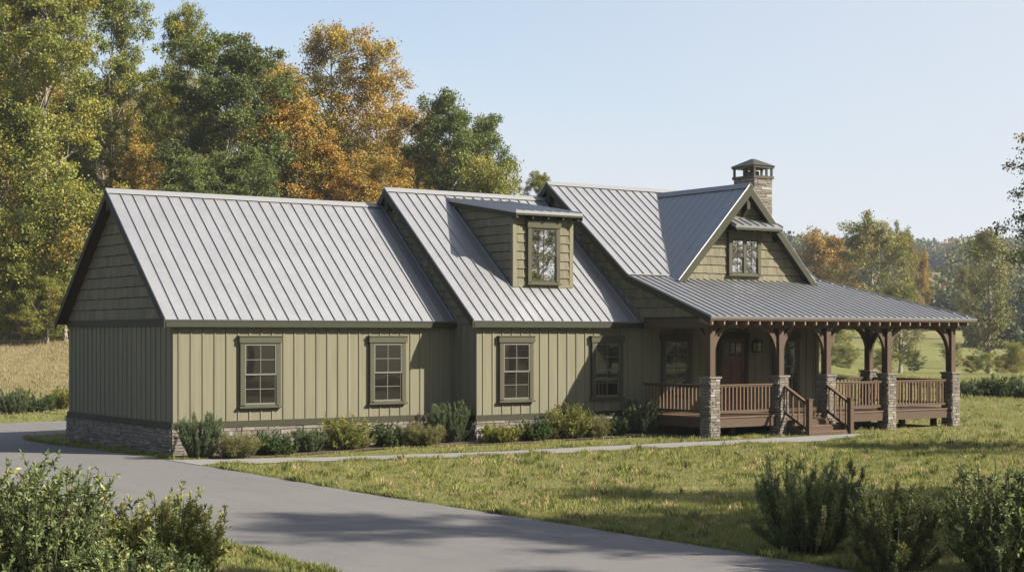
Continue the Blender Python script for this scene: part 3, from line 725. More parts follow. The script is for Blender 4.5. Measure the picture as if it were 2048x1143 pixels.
# --- chimney
h0, h1, hy0, hy1, hz = 20.22, 21.0, 1.66, 2.56, 7.80
st = MB(); mo = MB()
for o_, u_, n_, W_ in (((h0, hy0), (1, 0, 0), (0, -1, 0), h1-h0), ((h0, hy1), (0, -1, 0), (-1, 0, 0), hy1-hy0), ((h1, hy0), (0, 1, 0), (1, 0, 0), hy1-hy0), ((h1, hy1), (-1, 0, 0), (0, 1, 0), h1-h0)):
    stone_face(st, mo, (*o_, 4.0), u_, n_, W_, hz-4.0, out=0.022)
mo.box(h0+0.02, h1-0.02, hy0+0.02, hy1-0.02, 0, hz-0.01)
ch = mo.build('chimney', M['mortar'], house); st.build('ledge_stone', M['stone'], ch)
mb = MB(); e = 0.05
mb.box(h0-e, h1+e, hy0-e, hy1+e, hz, hz+0.09)
for xx in (h0-e+0.03, (h0+h1)/2+0.13, h1+e-0.09):
    for yy in (hy0-e+0.02, (hy0+hy1)/2-0.03, hy1+e-0.08):
        if (xx, yy) != ((h0+h1)/2+0.13, (hy0+hy1)/2-0.03): mb.box(xx, xx+0.06, yy, yy+0.06, hz+0.09, hz+0.34)
mb.box(h0-e-0.01, h1+e+0.01, hy0-e-0.01, hy1+e+0.01, hz+0.34, hz+0.41)
cxm, cym = (h0+h1)/2, (hy0+hy1)/2
ba = [(h0-e-0.05, hy0-e-0.05, hz+0.41), (h1+e+0.05, hy0-e-0.05, hz+0.41), (h1+e+0.05, hy1+e+0.05, hz+0.41), (h0-e-0.05, hy1+e+0.05, hz+0.41)]
tp = [(cxm-0.05, cym-0.05, hz+0.66), (cxm+0.05, cym-0.05, hz+0.66), (cxm+0.05, cym+0.05, hz+0.66), (cxm-0.05, cym+0.05, hz+0.66)]
mb.hexa(ba, tp)
mb.build('chimney_cap', M['darkmetal'], ch)
mb = MB(); mb.box(cxm-0.14, cxm+0.14, cym-0.14, cym+0.14, hz+0.09, hz+0.26); mb.build('flue', M['stone'], ch)

# --- windows (all face the front)
def window(x0, x1, z0, z1, y, cols=2, rows=2, sashes=1, head=0.155, cw=0.125, sill=True, headw=0.03, pane='glass'):
    zh = z1+0.03
    mb = MB(); D = 0.09
    mb.box(x0-cw, x0, y-D, y-0.0, z0-0.02, zh); mb.box(x1, x1+cw, y-D, y-0.0, z0-0.02, zh); mb.box(x0, x1, y-D+0.01, y, z1, zh); mb.box(x0, x1, y-D+0.01, y, z0-0.05, z0)
    w = mb.build('window', M['casing'], house, 0.005)
    mb = MB(); mb.box(x0-cw-headw, x1+cw+headw, y-D-0.025, y, zh, zh+head); mb.box(x0-cw-headw-0.015, x1+cw+headw+0.015, y-D-0.045, y, zh+head, zh+head+0.02); mb.build('head_trim', M['casing'], w)
    if sill:
        mb = MB(); mb.box(x0-cw-0.035, x1+cw+0.035, y-D-0.04, y, z0-0.085, z0-0.035); mb.build('sill', M['casing'], w, 0.004)
    n = sashes; mull = 0.09; W = (x1-x0-mull*(n-1))/n
    if n > 1:
        mb = MB(); mb.box(x0+W, x0+W+mull, y-D+0.008, y, z0, z1); mb.build('mullion', M['casing'], w)
    for k_ in range(n):
        a = x0+k_*(W+mull); b_ = a+W; zm = (z0+z1)/2
        for (za, zb, yy) in ((zm-0.02, z1, y-0.055), (z0, zm+0.02, y-0.032)):
            mb = MB(); f = 0.03
            mb.box(a, a+f, yy-0.028, yy, za, zb); mb.box(b_-f, b_, yy-0.028, yy, za, zb)
            mb.box(a+f, b_-f, yy-0.028, yy, za, za+f+0.008); mb.box(a+f, b_-f, yy-0.028, yy, zb-f, zb)
            for c_ in range(1, cols): xx = a+(b_-a)*c_/cols; mb.box(xx-0.008, xx+0.008, yy-0.022, yy-0.004, za+f, zb-f)
            for r_ in range(1, rows): zz = za+(zb-za)*r_/rows; mb.box(a+f, b_-f, yy-0.0205, yy-0.0045, zz-0.008, zz+0.008)
            s_ = mb.build('sash', M['sash' if pane == 'glass' else 'trim'], w)
            mb = MB(); mb.box(a+0.01, b_-0.01, yy-0.012, yy-0.006, za+0.01, zb-0.01); mb.build('pane', M[pane], w)
    return w
window(1.80, 2.63, 1.16, 2.61, 0)
window(5.37, 6.18, 1.16, 2.61, 0)
window(8.59, 9.42, 1.17, 2.61, MY)
window(11.62, 12.45, 1.17, 2.61, MY)
window(14.10, 14.93, 1.17, 2.66, MY)
window(18.42, 19.22, 1.17, 2.66, MY)
window(16.60, 17.62, 4.62, 5.58, MY-0.02, sashes=2, cols=2, rows=2, head=0.20, pane='coated')
window(10.12, 10.95, 4.27, 5.69, DY-0.02, cw=0.12, pane='coated')

# --- front door and lantern
mb = MB(); dx0, dx1, dzt = 16.22, 17.14, 2.74
mb.box(dx0-0.13, dx0, MY-0.08, MY, DZ, dzt); mb.box(dx1, dx1+0.13, MY-0.08, MY, DZ, dzt); mb.box(dx0-0.17, dx1+0.17, MY-0.10, MY, dzt, dzt+0.18)
dco = mb.build('door', M['trim'], house)
mb = MB(); mb.box(dx0, dx1, MY-0.03, MY, DZ+0.02, dzt)
for xa, xb, za, zb in ((dx0, dx0+0.12, DZ+0.02, dzt), (dx1-0.12, dx1, DZ+0.02, dzt), (dx0+0.12, dx1-0.12, dzt-0.14, dzt), (dx0+0.12, dx1-0.12, dzt-0.66, dzt-0.52), (dx0+0.12, dx1-0.12, DZ+0.02, DZ+0.24), ((dx0+dx1)/2-0.05, (dx0+dx1)/2+0.05, DZ+0.24, dzt-0.66)):
    mb.box(xa, xb, MY-0.05, MY-0.03, za, zb)
for c_ in (1, 2): xx = dx0+0.12+(dx1-dx0-0.24)*c_/3; mb.box(xx-0.02, xx+0.02, MY-0.05, MY-0.03, dzt-0.52, dzt-0.14)
mb.build('door_leaf', M['doorwood'], dco)
mb = MB(); mb.box(dx0+0.12, dx1-0.12, MY-0.038, MY-0.032, dzt-0.52, dzt-0.14); mb.build('door_pane', M['glass'], dco)
mb = MB(); mb.box(dx1-0.10, dx1-0.05, MY-0.065, MY-0.05, 1.55, 1.85); mb.beam((dx1-0.075, MY-0.10, 1.60), (dx1-0.075, MY-0.10, 1.78), 0.025, 0.025); mb.build('handle', M['darkmetal'], dco)
lan = empty('wall_lantern', (17.56, MY, 2.4), 'square wall lantern fixed beside the front door under the porch', 'lantern')
def LB(name, mb, m_):
    mb.v = [(a-17.56, b_-MY, c_-2.4) for a, b_, c_ in mb.v]; return mb.build(name, m_, lan)
mb = MB(); mb.box(17.48, 17.64, MY-0.03, MY-0.0, 2.34, 2.62); LB('backplate', mb, M['darkmetal'])
mb = MB()
for xx in (17.46, 17.64):
    for yy in (MY-0.24, MY-0.06): mb.box(xx, xx+0.02, yy, yy+0.02, 2.36, 2.62)
mb.box(17.44, 17.68, MY-0.26, MY-0.04, 2.33, 2.36); mb.hexa([(17.43, MY-0.27, 2.62), (17.69, MY-0.27, 2.62), (17.69, MY-0.03, 2.62), (17.43, MY-0.03, 2.62)], [(17.53, MY-0.17, 2.72), (17.59, MY-0.17, 2.72), (17.59, MY-0.11, 2.72), (17.53, MY-0.11, 2.72)])
LB('cage', mb, M['darkmetal'])
mb = MB(); mb.box(17.48, 17.64, MY-0.22, MY-0.06, 2.36, 2.61); LB('lantern_pane', mb, M['lglass'])

# ------------------------------------------------------------------ foliage
def unit(v): return v/np.maximum(np.linalg.norm(v, axis=-1, keepdims=True), 1e-9)
def leaf_quads(P, D, L, wr, rg, fold=0.25):
    """one folded rhombus per row: P base point, D direction, L length, wr width ratio"""
    n = len(P); D = unit(D)
    R = unit(np.cross(D, unit(rg.normal(size=(n, 3)))))
    U = np.cross(R, D); L = np.asarray(L).reshape(-1, 1); W = L*wr
    mid = P+D*L*0.45
    V = np.stack([P, mid+R*W*0.5+U*W*fold, P+D*L, mid-R*W*0.5+U*W*fold], 1).reshape(-1, 3)
    return V, np.arange(n*4).reshape(n, 4)
def tubes(paths, sides=5):
    """paths: list of (points (k,3), radii (k,)) -> one quad mesh"""
    Vs, Fs, o = [], [], 0
    for P, r in paths:
        P = np.asarray(P, float); k_ = len(P); T = unit(np.gradient(P, axis=0))
        ref = np.where(np.abs(T[:, 2:3]) > 0.9, np.array([[1., 0, 0]]), np.array([[0, 0, 1.]]))
        A = unit(np.cross(T, ref)); B = np.cross(T, A)
        an = np.linspace(0, 2*np.pi, sides, endpoint=False)
        ring = P[:, None]+np.asarray(r)[:, None, None]*(A[:, None]*np.cos(an)[None, :, None]+B[:, None]*np.sin(an)[None, :, None])
        Vs.append(ring.reshape(-1, 3)); i = np.arange(k_*sides).reshape(k_, sides)+o
        a = i[:-1]; b_ = i[1:]
        Fs.append(np.stack([a, np.roll(a, -1, 1), np.roll(b_, -1, 1), b_], -1).reshape(-1, 4)); o += k_*sides
    return np.concatenate(Vs), np.concatenate(Fs)
def pick_colours(rg, n, pal):
    cols = np.array([p[1] for p in pal]); w = np.array([p[0] for p in pal], float); return cols[rg.choice(len(pal), n, p=w/w.sum())]

TREE = {}
def tree_mesh(key, seed, H, cb, R, pal, limbs=26, twigs=10, per=150, leaf=0.14, clump=0.62, trunk=0.22, top=0.7, lean=0.03, shape=0.75, upright=0.55):
    rg = np.random.default_rng(seed)
    zz = np.linspace(0, H*0.95, 9); base = np.stack([np.cumsum(rg.normal(0, lean*H/9, 9)), np.cumsum(rg.normal(0, lean*H/9, 9)), zz], 1); base[:, :2] -= base[0, :2]
    rad = trunk*(1-0.9*(zz/zz[-1])**0.9)+0.015; rad[0] *= 1.35
    paths = [(base, rad)]; cl = []; clr = []; lid = []
    for i in range(limbs):
        tt = (i+rg.random())/limbs; h = cb+(H*0.93-cb)*tt
        p0 = np.array([np.interp(h, zz, base[:, 0]), np.interp(h, zz, base[:, 1]), h])
        az = i*2.39996+rg.normal(0, 0.4)
        prof = np.sin(np.pi*(0.18+0.74*tt))**shape
        L = R*prof*rg.uniform(0.62, 1.12); el = np.radians(rg.uniform(10, 40)+30*tt*upright*1.6)
        d = np.array([np.cos(az)*np.cos(el), np.sin(az)*np.cos(el), np.sin(el)])
        q = np.linspace(0, 1, 5)[:, None]
        P = p0+d*L*q+np.array([0, 0, 1.])*L*0.16*q**2+np.cumsum(rg.normal(0, 0.05*L, (5, 3))*0.5, 0)*(q > 0)
        r0 = max(0.02, np.interp(h, zz, rad)*0.55); paths.append((P, r0*(1-0.85*q[:, 0])+0.008))
        cl.append(P[-1]); clr.append(1.0); lid.append(i)
        for j in range(twigs):
            f = rg.uniform(0.3, 1.0); b0 = np.array([np.interp(f, q[:, 0], P[:, c_]) for c_ in range(3)])
            dd = unit(d+rg.normal(0, 0.75, 3)); Lt = L*rg.uniform(0.18, 0.42)+0.25
            e = b0+dd*Lt+np.array([0, 0, 0.12*Lt]); paths.append((np.stack([b0, (b0+e)/2+rg.normal(0, 0.06, 3), e]), np.array([r0*0.35, r0*0.22, 0.008])))
            cl.append(e); clr.append(rg.uniform(0.5, 1.15)); lid.append(i)
    for j in range(5): cl.append(base[-1]+rg.normal(0, 0.45, 3)+np.array([0, 0, H*0.01-0.25*j])); clr.append(top); lid.append(limbs-1)
    cl = np.array(cl); clr = np.array(clr); nc = len(cl)
    cnt = np.maximum(8, (1.15*per*clr**1.5*rg.uniform(0.45, 1.35, nc))).astype(int)
    ci = np.repeat(np.arange(nc), cnt); n = len(ci)
    off = np.clip(rg.normal(0, 0.46, (n, 3)), -1.3, 1.3)*np.array([1, 1, 0.6])
    P = cl[ci]+off*(clump*clr[ci])[:, None]
    D = unit(off*0.6+rg.normal(0, 0.7, (n, 3))+np.array([0, 0, -0.15]))
    V, F = leaf_quads(P, D, leaf*rg.uniform(0.65, 1.35, n), 0.75, rg)
    lcol = pick_colours(rg, limbs, pal)*0.5+0.5*np.average(np.array([p_[1] for p_ in pal]), axis=0, weights=[p_[0] for p_ in pal]); ccol = lcol[np.array(lid)]*0.75+0.25*pick_colours(rg, nc, pal); col = ccol[ci]*rg.uniform(0.7, 1.3, (n, 1))*rg.uniform(0.93, 1.07, (n, 3))
    alt = rg.random(n) < 0.12; col[alt] = pick_colours(rg, alt.sum(), pal)*rg.uniform(0.7, 1.25, (alt.sum(), 1))
    TV, TF = tubes(paths)
    c_ = np_mesh('crown', V, F, M['leaf'], col); t_ = np_mesh('trunk', TV, TF, M['bark'])
    t_.data.polygons.foreach_set('use_smooth', np.ones(len(t_.data.polygons), bool))
    TREE[key] = (t_.data, c_.data, H)
    bpy.data.objects.remove(c_); bpy.data.objects.remove(t_)
_l = lambda k, r, g, b: (r*k, g*k, b*k)
GRN = _l(1.45, 0.085, 0.106, 0.025); OLV = _l(1.45, 0.135, 0.145, 0.030); YEL = _l(1.30, 0.30, 0.235, 0.040); ORG = (0.37, 0.195, 0.040); DRK = _l(1.55, 0.052, 0.070, 0.022); RST = (0.28, 0.13, 0.035); GLD = (0.33, 0.215, 0.045); BRN = (0.19, 0.12, 0.045)
tree_mesh('green_a', 11, 18, 4.5, 4.6, [(5, OLV), (4, GRN), (1.2, YEL), (0.3, ORG)], limbs=34, per=190)
tree_mesh('tall_a', 31, 19, 9.0, 4.0, [(5, OLV), (4, GRN), (1.2, YEL), (0.5, GLD)], limbs=30, per=170, trunk=0.26)
tree_mesh('green_b', 12, 18, 3.5, 4.9, [(5, GRN), (4, OLV), (1.0, YEL), (0.4, GLD)], limbs=34, per=190)
tree_mesh('dark_a', 13, 16, 3.0, 4.8, [(6, DRK), (3, GRN), (0.7, OLV), (0.35, ORG)], limbs=34, per=210)
tree_mesh('dark_b', 14, 13, 3.0, 3.3, [(5, DRK), (4, GRN), (0.6, OLV)], limbs=26, per=170)
tree_mesh('orange_a', 15, 13, 2.0, 3.6, [(5, ORG), (2, GLD), (2, OLV), (0.8, GRN)], limbs=30, per=170)
tree_mesh('gold_a', 16, 17.5, 3.5, 3.9, [(4, GLD), (2.5, OLV), (2, YEL), (1.2, ORG), (1, BRN)], limbs=34, per=105, clump=0.66)
tree_mesh('gold_b', 17, 16, 3.0, 3.6, [(3, GLD), (2, ORG), (2, YEL), (1.5, BRN), (1, OLV)], limbs=30, per=90, clump=0.62)
tree_mesh('low_a', 18, 7, 0.6, 3.0, [(5, OLV), (4, GRN), (1.0, YEL), (0.5, GLD)], limbs=26, per=130, leaf=0.11, trunk=0.1)
tree_mesh('low_b', 19, 6, 0.5, 2.7, [(5, OLV), (1, YEL), (1.2, ORG), (4, GRN)], limbs=24, per=130, leaf=0.11, trunk=0.09)
tree_mesh('field_a', 20, 14, 2.0, 5.0, [(5, OLV), (2, BRN), (2, GRN), (0.6, GLD)], limbs=36, per=90, leaf=0.2, clump=0.75)
tree_mesh('field_b', 21, 12, 1.5, 2.7, [(4, (0.20, 0.195, 0.075)), (2, (0.20, 0.16, 0.075)), (2, GRN)], limbs=40, per=38, leaf=0.17, clump=0.6)
tree_mesh('field_c', 22, 11, 1.0, 4.4, [(2, ORG), (3, GLD), (2, BRN), (1.5, OLV)], limbs=32, per=100, leaf=0.2, clump=0.75)
tree_mesh('bare_a', 41, 13, 1.5, 3.6, [(3, BRN), (2, GLD), (1, OLV)], limbs=34, twigs=9, per=16, leaf=0.16)
tree_mesh('edge_a', 23, 12, 2.0, 3.6, [(5, DRK), (3, GRN), (1, RST)], limbs=30, per=120, leaf=0.13)

def tree(key, x, y, height, label, group=None, rot=0.0, wid=1.0, name='tree', cat='tree'):
    tm, cm, H = TREE[key]; s_ = height/H
    e = empty(name, (x, y, gz(x, y)-0.1), label, cat, group)
    e.rotation_euler = (0, 0, rot); e.scale = (s_*wid, s_*wid, s_)
    for nm, d_ in (('trunk', tm), ('crown', cm)):
        o = bpy.data.objects.new(nm, d_); C.objects.link(o); o.parent = e
    return e
def rs(px, d): return (px-1024)/3148*d, d        # bearing column and distance -> (right, ahead) metres
def ptree(key, px, d, ytop, label, rot=0.0, wid=1.0, group=None, name='tree'):
    x, y = at(*rs(px, d)); top = 2.8+(672-ytop)*d/3148
    return tree(key, x, y, max(2.0, 0.97*(top-gz(x, y))), label, group, rot, wid, name)
WG = 'trees of the wood behind the house'
forest = [
 ('tall_a', 92, 81, -70, 'tallest olive green tree at the left edge with a bare pale trunk', 0.3, 0.9),
 ('green_b', -70, 86, -60, 'tall green tree cut off by the left border of the photo', 1.4, 1.0),
 ('green_b', 225, 90, -30, 'tall leafy green tree second from the left against the sky', 2.2, 0.62),
 ('green_a', 375, 93, 25, 'narrow topped green tree left of the dark oak', 3.4, 0.5),
 ('dark_a', 455, 87, 95, 'broad dark green tree above the middle of the garage ridge', 0.8, 1.05),
 ('orange_a', 585, 89, 165, 'bright orange maple right beside the broad dark green tree', 0.5, 0.72),
 ('gold_b', 515, 98, 118, 'rusty topped tree peeking over between dark green and golden trees', 2.0, 0.8),
 ('gold_a', 665, 97, 42, 'tallest golden tree with sky showing through its thin crown', 1.1, 0.82),
 ('gold_b', 755, 96, 78, 'thin golden tree on the right shoulder of the tallest golden one', 4.0, 0.85),
 ('orange_a', 655, 86, 290, 'low orange tree just above the garage ridge', 3.0, 0.95),
 ('gold_a', 830, 92, 212, 'short rounded golden tree left of the dark green pair', 5.1, 0.95),
 ('dark_b', 905, 89, 205, 'taller dark green tree of the pair above the dormer', 0.4, 0.8),
 ('dark_b', 962, 91, 248, 'shorter dark green tree at the right end of the wood', 2.9, 0.72),
 ('green_b', 1078, 104, 348, 'pale green treetop behind the peak of the main roof', 1.0, 0.7),
 ('gold_a', 0, 88, 70, 'golden tinged tree behind the left trunks', 2.0, 1.0),
 ('low_a', 20, 80, 270, 'yellow green young tree at the far left under tall trees', 0.0, 0.8),
 ('low_b', 130, 78.5, 395, 'yellow green sapling beside the left garage gable', 1.5, 0.95),
 ('low_a', 45, 77.5, 455, 'low leafy sapling at the wood edge over the straw bank', 3.0, 0.9),
 ('gold_b', 285, 85, 285, 'thin yellow orange tree behind the garage peak', 4.2, 0.8),
 ('green_a', 330, 101, 150, 'green tree deep behind the garage peak', 1.9, 0.9),
 ('dark_a', 600, 103, 225, 'dark tree behind the orange maple', 2.6, 0.9),
 ('gold_a', 560, 94, 120, 'brownish golden tree between orange maple and tallest golden tree', 0.9, 0.7),
 ('green_b', 770, 100, 290, 'olive tree behind the golden trunks', 3.9, 0.8),
 ('gold_b', 880, 97, 290, 'golden brown tree low behind the dark green pair', 0.2, 0.9),
 ('low_b', 975, 86, 352, 'yellowish small tree low at the right end of the wood', 2.2, 0.6),
 ('gold_b', 770, 85, 310, 'brownish golden bushy tree just over the middle roof ridge', 5.0, 1.1),
 ('dark_b', 500, 83, 318, 'low dark green tree just above the middle of the garage ridge', 1.2, 1.0),
 ('dark_b', 372, 82, 325, 'low dark green tree behind the left part of the garage ridge', 4.4, 1.0),
 ('low_b', 215, 80, 430, 'bushy low tree beside the garage roof edge', 2.7, 0.8),
 ('low_b', -30, 78, 500, 'low bush at the left border of the wood edge', 0.6, 1.0),
 ('low_a', 95, 76.5, 560, 'small yellow green bush at the foot of the tall pale trunk', 0.6, 1.2),
]
for k_, px_, d_, yt, lb, ro_, wd in forest: ptree(k_, px_, d_, yt, lb, ro_, wd, WG)
rr = random.Random(8)
deep = 'tree in the shaded back rows of the wood'
for i in range(22):
    px_ = -90+i*48+rr.uniform(-18, 18); d_ = rr.uniform(104, 124)
    yt = np.interp(px_, [-100, 300, 480, 700, 850, 980], [120, 190, 250, 280, 330, 400])+rr.uniform(-25, 25)
    ptree(rr.choice(['green_a', 'dark_a', 'green_b', 'gold_a']), px_, d_, yt, deep, rr.uniform(0, 6), 1.1, 'trees in the back rows of the wood')

FG = 'trees in the right hand fields'
for k_, px_, d_, yt, lb, ro_, wd in [
 ('field_c', 1652, 195, 488, 'orange autumn tree in the field right of the porch gable', 0.3, 0.95),
 ('field_a', 1742, 180, 446, 'large olive tree standing tallest right of the gable', 1.0, 0.85),
 ('field_a', 1806, 188, 466, 'olive tree joined to the right side of the largest field tree', 2.7, 0.5),
 ('field_c', 1838, 215, 520, 'small rust brown tree right of the olive pair', 4.0, 0.42),
 ('field_b', 1978, 128, 456, 'tall thin tree near the right border with a bare lower trunk', 0.6, 0.85),
 ('field_a', 1932, 215, 535, 'rounded yellow olive tree left of the tall thin tree', 4.0, 0.5),
 ('low_a', 1672, 140, 655, 'small yellow green tree seen under the porch roof', 1.0, 0.9),
 ('low_b', 1640, 165, 650, 'bushy small tree seen between porch wall and third post', 2.0, 0.9),
 ('field_b', 1800, 120, 560, 'brownish bush like tree behind the fourth porch post', 5.0, 1.1),
 ('low_a', 1905, 150, 690, 'low shrub like tree in the meadow right of the porch', 3.0, 1.1),
 ('low_b', 2030, 118, 690, 'low bushy tree at the right border of the meadow', 1.0, 1.0),
]: ptree(k_, px_, d_, yt, lb, ro_, wd, FG)
for i, (px_, d_, h_, lb) in enumerate([(1692, 135, 1.9, 'brown green brush left of the fourth porch post'), (1765, 125, 1.7, 'dry brush between back post and fourth post'), (1828, 130, 1.6, 'brush clump above the right railing'),
  (1945, 128, 1.3, 'low brush in the meadow right of the last post'), (1972, 126, 1.5, 'brush at the foot of the tall thin tree'), (2004, 130, 1.4, 'wide brush right of the tall thin tree'), (2034, 124, 1.7, 'taller brush near the right border of the meadow')]):
    x_, y_ = at(*rs(px_, d_)); tree('low_b' if i % 2 else 'low_a', x_, y_, h_, lb, 'brush in the right hand meadow', i*1.1, 1.3, 'bush', 'bush')
ptree('edge_a', 2182, 72, 215, 'dark leafed tree reaching in from the right border', 0.8, 0.85)

# trees out of view to the right that throw the dappled shade on drive and lawn
SG = 'trees beside the drive towards the sun'
for k_, x, y, h_, ro_ in [('gold_a', 8.5, -28.5, 12.5, 0.2), ('gold_b', 14.5, -27.5, 12, 1.1), ('green_b', 3.5, -31.5, 11.0, 2.0), ('green_b', 24, -20.5, 10, 3.0), ('dark_a', 13.0, -33.0, 13, 4.0)]:
    tree(k_, x, y, h_, 'broad green tree out of view beside the drive, shading it', SG, ro_, 0.85)
RG = 'trees across the lawn facing the house'
for i, (k_, x, y, h_) in enumerate([('gold_b', 16, -52, 14), ('green_a', 21, -50, 15), ('dark_a', 27, -52, 15), ('green_b', 33, -50, 16), ('dark_a', 39, -53, 15), ('bare_a', 44, -51, 12), ('bare_a', 49, -53, 13), ('bare_a', 54, -50, 12), ('low_a', 58, -53, 6), ('bare_a', 62, -52, 13), ('bare_a', 66, -51, 12), ('bare_a', 71, -53, 13), ('low_a', 43, -56, 6), ('low_b', 50, -56, 6), ('low_a', 57, -57, 6), ('low_b', 65, -56, 6), ('low_a', 71, -57, 6)]):
    tree(k_, x, y, h_, 'tree across the front lawn mirrored in the house windows', RG, i*1.3, 1.0)

# far wood on the hills: one uncountable mass
rg = np.random.default_rng(77)
n_ = 1150; s_ = rg.uniform(250, 760, n_); u_ = rg.uniform(0.12, 0.40, n_); r_ = u_*s_
pxs = 1024+3148*u_
open_field = ((s_ > 290) & (s_ < 590) & (pxs > 1795) & (pxs < 1925)) | ((s_ < 310) & ((s_ > 285) | (s_ < 258)))
keep = ~open_field; s_, r_ = s_[keep], r_[keep]
bs = np.r_[rg.uniform(258, 278, 130), rg.uniform(196, 204, 40)]; bu = np.r_[rg.uniform(0.15, 0.40, 130), rg.uniform(0.295, 0.40, 40)]
s_ = np.r_[s_, bs]; r_ = np.r_[r_, bu*bs]; n_ = len(s_)
cx_ = CAM[0]+RGT[0]*r_+FWD[0]*s_; cy_ = CAM[1]+RGT[1]*r_+FWD[1]*s_; cz_ = ground_z(cx_, cy_)
hh = np.where(s_ < 210, rg.uniform(2, 3.5, n_), np.where(s_ < 280, rg.uniform(4.5, 7.5, n_), rg.uniform(7, 12, n_))); cr_ = hh*rg.uniform(0.35, 0.5, n_)
pc = pick_colours(rg, n_, [(6, (0.06, 0.075, 0.03)), (4, (0.10, 0.105, 0.035)), (1.5, (0.16, 0.14, 0.05)), (0.7, (0.20, 0.14, 0.05))])
per = 300; ci = np.repeat(np.arange(n_), per); off = unit(rg.normal(size=(len(ci), 3)))*rg.random((len(ci), 1))**0.35
lump = 1+0.25*np.sin(off[:, 0:1]*5+ci[:, None])*np.sin(off[:, 2:3]*6+ci[:, None]*1.7)
P = np.stack([cx_, cy_, cz_+hh*0.55], 1)[ci]+off*lump*np.stack([cr_, cr_, hh*0.48], 1)[ci]
V, F = leaf_quads(P, unit(off+rg.normal(0, 0.6, off.shape)), rg.uniform(0.45, 0.95, len(ci))*(1+(s_[ci]-250)/500), 0.8, rg)
fw = np_mesh('far_wood', V, F, M['leaf'], pc[ci]*rg.uniform(0.7, 1.3, (len(ci), 1)))
tag(fw, 'hazy mixed woods covering the far hills behind the fields', 'wood', kind='stuff')

# ------------------------------------------------------------------ shrubs
def shrub(x, y, h, w, style, label, seed, pal, group=None, dens=1.0, leaf=None):
    rg = np.random.default_rng(seed); e = empty('shrub', (x, y, gz(x, y)), label, 'shrub', group)
    st = dict(feather=dict(n=100, tilt=36, sub=9, per=34, leaf=0.056, wr=0.19, spread=0.26, up=0.8), round=dict(n=95, tilt=62, sub=7, per=22, leaf=0.04, wr=0.5, spread=0.9, up=0.35),
              fine=dict(n=150, tilt=48, sub=4, per=22, leaf=0.075, wr=0.09, spread=0.55, up=0.7), bright=dict(n=110, tilt=50, sub=6, per=26, leaf=0.042, wr=0.36, spread=0.65, up=0.55))[style]
    n = int(st['n']*dens); lf = leaf or st['leaf']
    az = rg.uniform(0, 2*np.pi, n); tl = np.radians(st['tilt'])*np.sqrt(rg.random(n))
    rad_ = w/2; b0 = np.stack([np.cos(az), np.sin(az), np.zeros(n)], 1)*(rg.random(n)**0.6*rad_*0.55)[:, None]
    ln = h*np.where(rg.random(n) < 0.35, rg.uniform(0.25, 0.7, n), rg.uniform(0.66, 1.08, n))
    hor = np.sin(tl)/np.sin(np.radians(st['tilt']))
    end = b0+np.stack([np.cos(az)*hor*rad_*0.85, np.sin(az)*hor*rad_*0.85, ln*np.cos(tl*(0.8 if style != 'round' else 1.0))*0.97], 1)
    mid = (b0+end)/2+np.stack([np.cos(az), np.sin(az), np.zeros(n)], 1)*(hor*rad_*0.10)[:, None]+rg.normal(0, 0.02*h, (n, 3))
    paths = []; LP = []; LD = []; LC = []
    cc = pick_colours(rg, n, pal)*rg.uniform(0.95, 1.4, (n, 1))
    for i in range(n):
        q = np.linspace(0, 1, 5)[:, None]; P = (1-q)**2*b0[i]+2*q*(1-q)*mid[i]+q*q*end[i]
        paths.append((P, 0.009*h*(1-0.8*q[:, 0])+0.0015))
        d = unit(end[i]-mid[i])
        for j in range(st['sub']+1):
            if j == 0: a = P[1]; bb = P[4]; dd = d
            else:
                f = rg.uniform(0.06, 0.97); a = np.array([np.interp(f, q[:, 0], P[:, c_]) for c_ in range(3)])
                dd = unit(d*0.8+rg.normal(0, st['spread'], 3)+np.array([0, 0, st['up']])); bb = a+dd*h*(rg.uniform(0.07, 0.16) if style == 'feather' else rg.uniform(0.10, 0.22))
                paths.append((np.stack([a, bb]), np.array([0.0035*h, 0.0012])))
            m_ = st['per']; tt = rg.uniform(0.02, 1.03, m_)[:, None]
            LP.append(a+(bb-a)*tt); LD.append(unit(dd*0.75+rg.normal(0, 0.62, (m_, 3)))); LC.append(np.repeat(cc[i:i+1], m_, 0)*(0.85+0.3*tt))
    LP = np.concatenate(LP); LD = np.concatenate(LD); LC = np.concatenate(LC); n2 = len(LP)
    ok = LP[:, 2] > 0.01; LP, LD, LC = LP[ok], LD[ok], LC[ok]; n2 = len(LP)
    V, F = leaf_quads(LP, LD, lf*rg.uniform(0.7, 1.3, n2), st['wr'], rg, 0.2)
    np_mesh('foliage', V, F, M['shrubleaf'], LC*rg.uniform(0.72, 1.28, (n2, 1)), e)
    TV, TF = tubes(paths, 4); np_mesh('stem', TV, TF, M['stem'], None, e)
    return e
BLU = [(4, (0.075, 0.105, 0.048)), (2, (0.10, 0.13, 0.06)), (1, (0.13, 0.14, 0.05))]
LIME = [(4, (0.17, 0.175, 0.038)), (2, (0.13, 0.145, 0.032)), (1, (0.22, 0.20, 0.05))]
DKR = [(4, (0.048, 0.074, 0.024)), (2, (0.07, 0.10, 0.03)), (1, (0.10, 0.12, 0.04))]
OLF = [(4, (0.14, 0.135, 0.048)), (2, (0.11, 0.115, 0.04)), (1, (0.19, 0.165, 0.07))]
BG = 'shrubs along the front wall of the house'
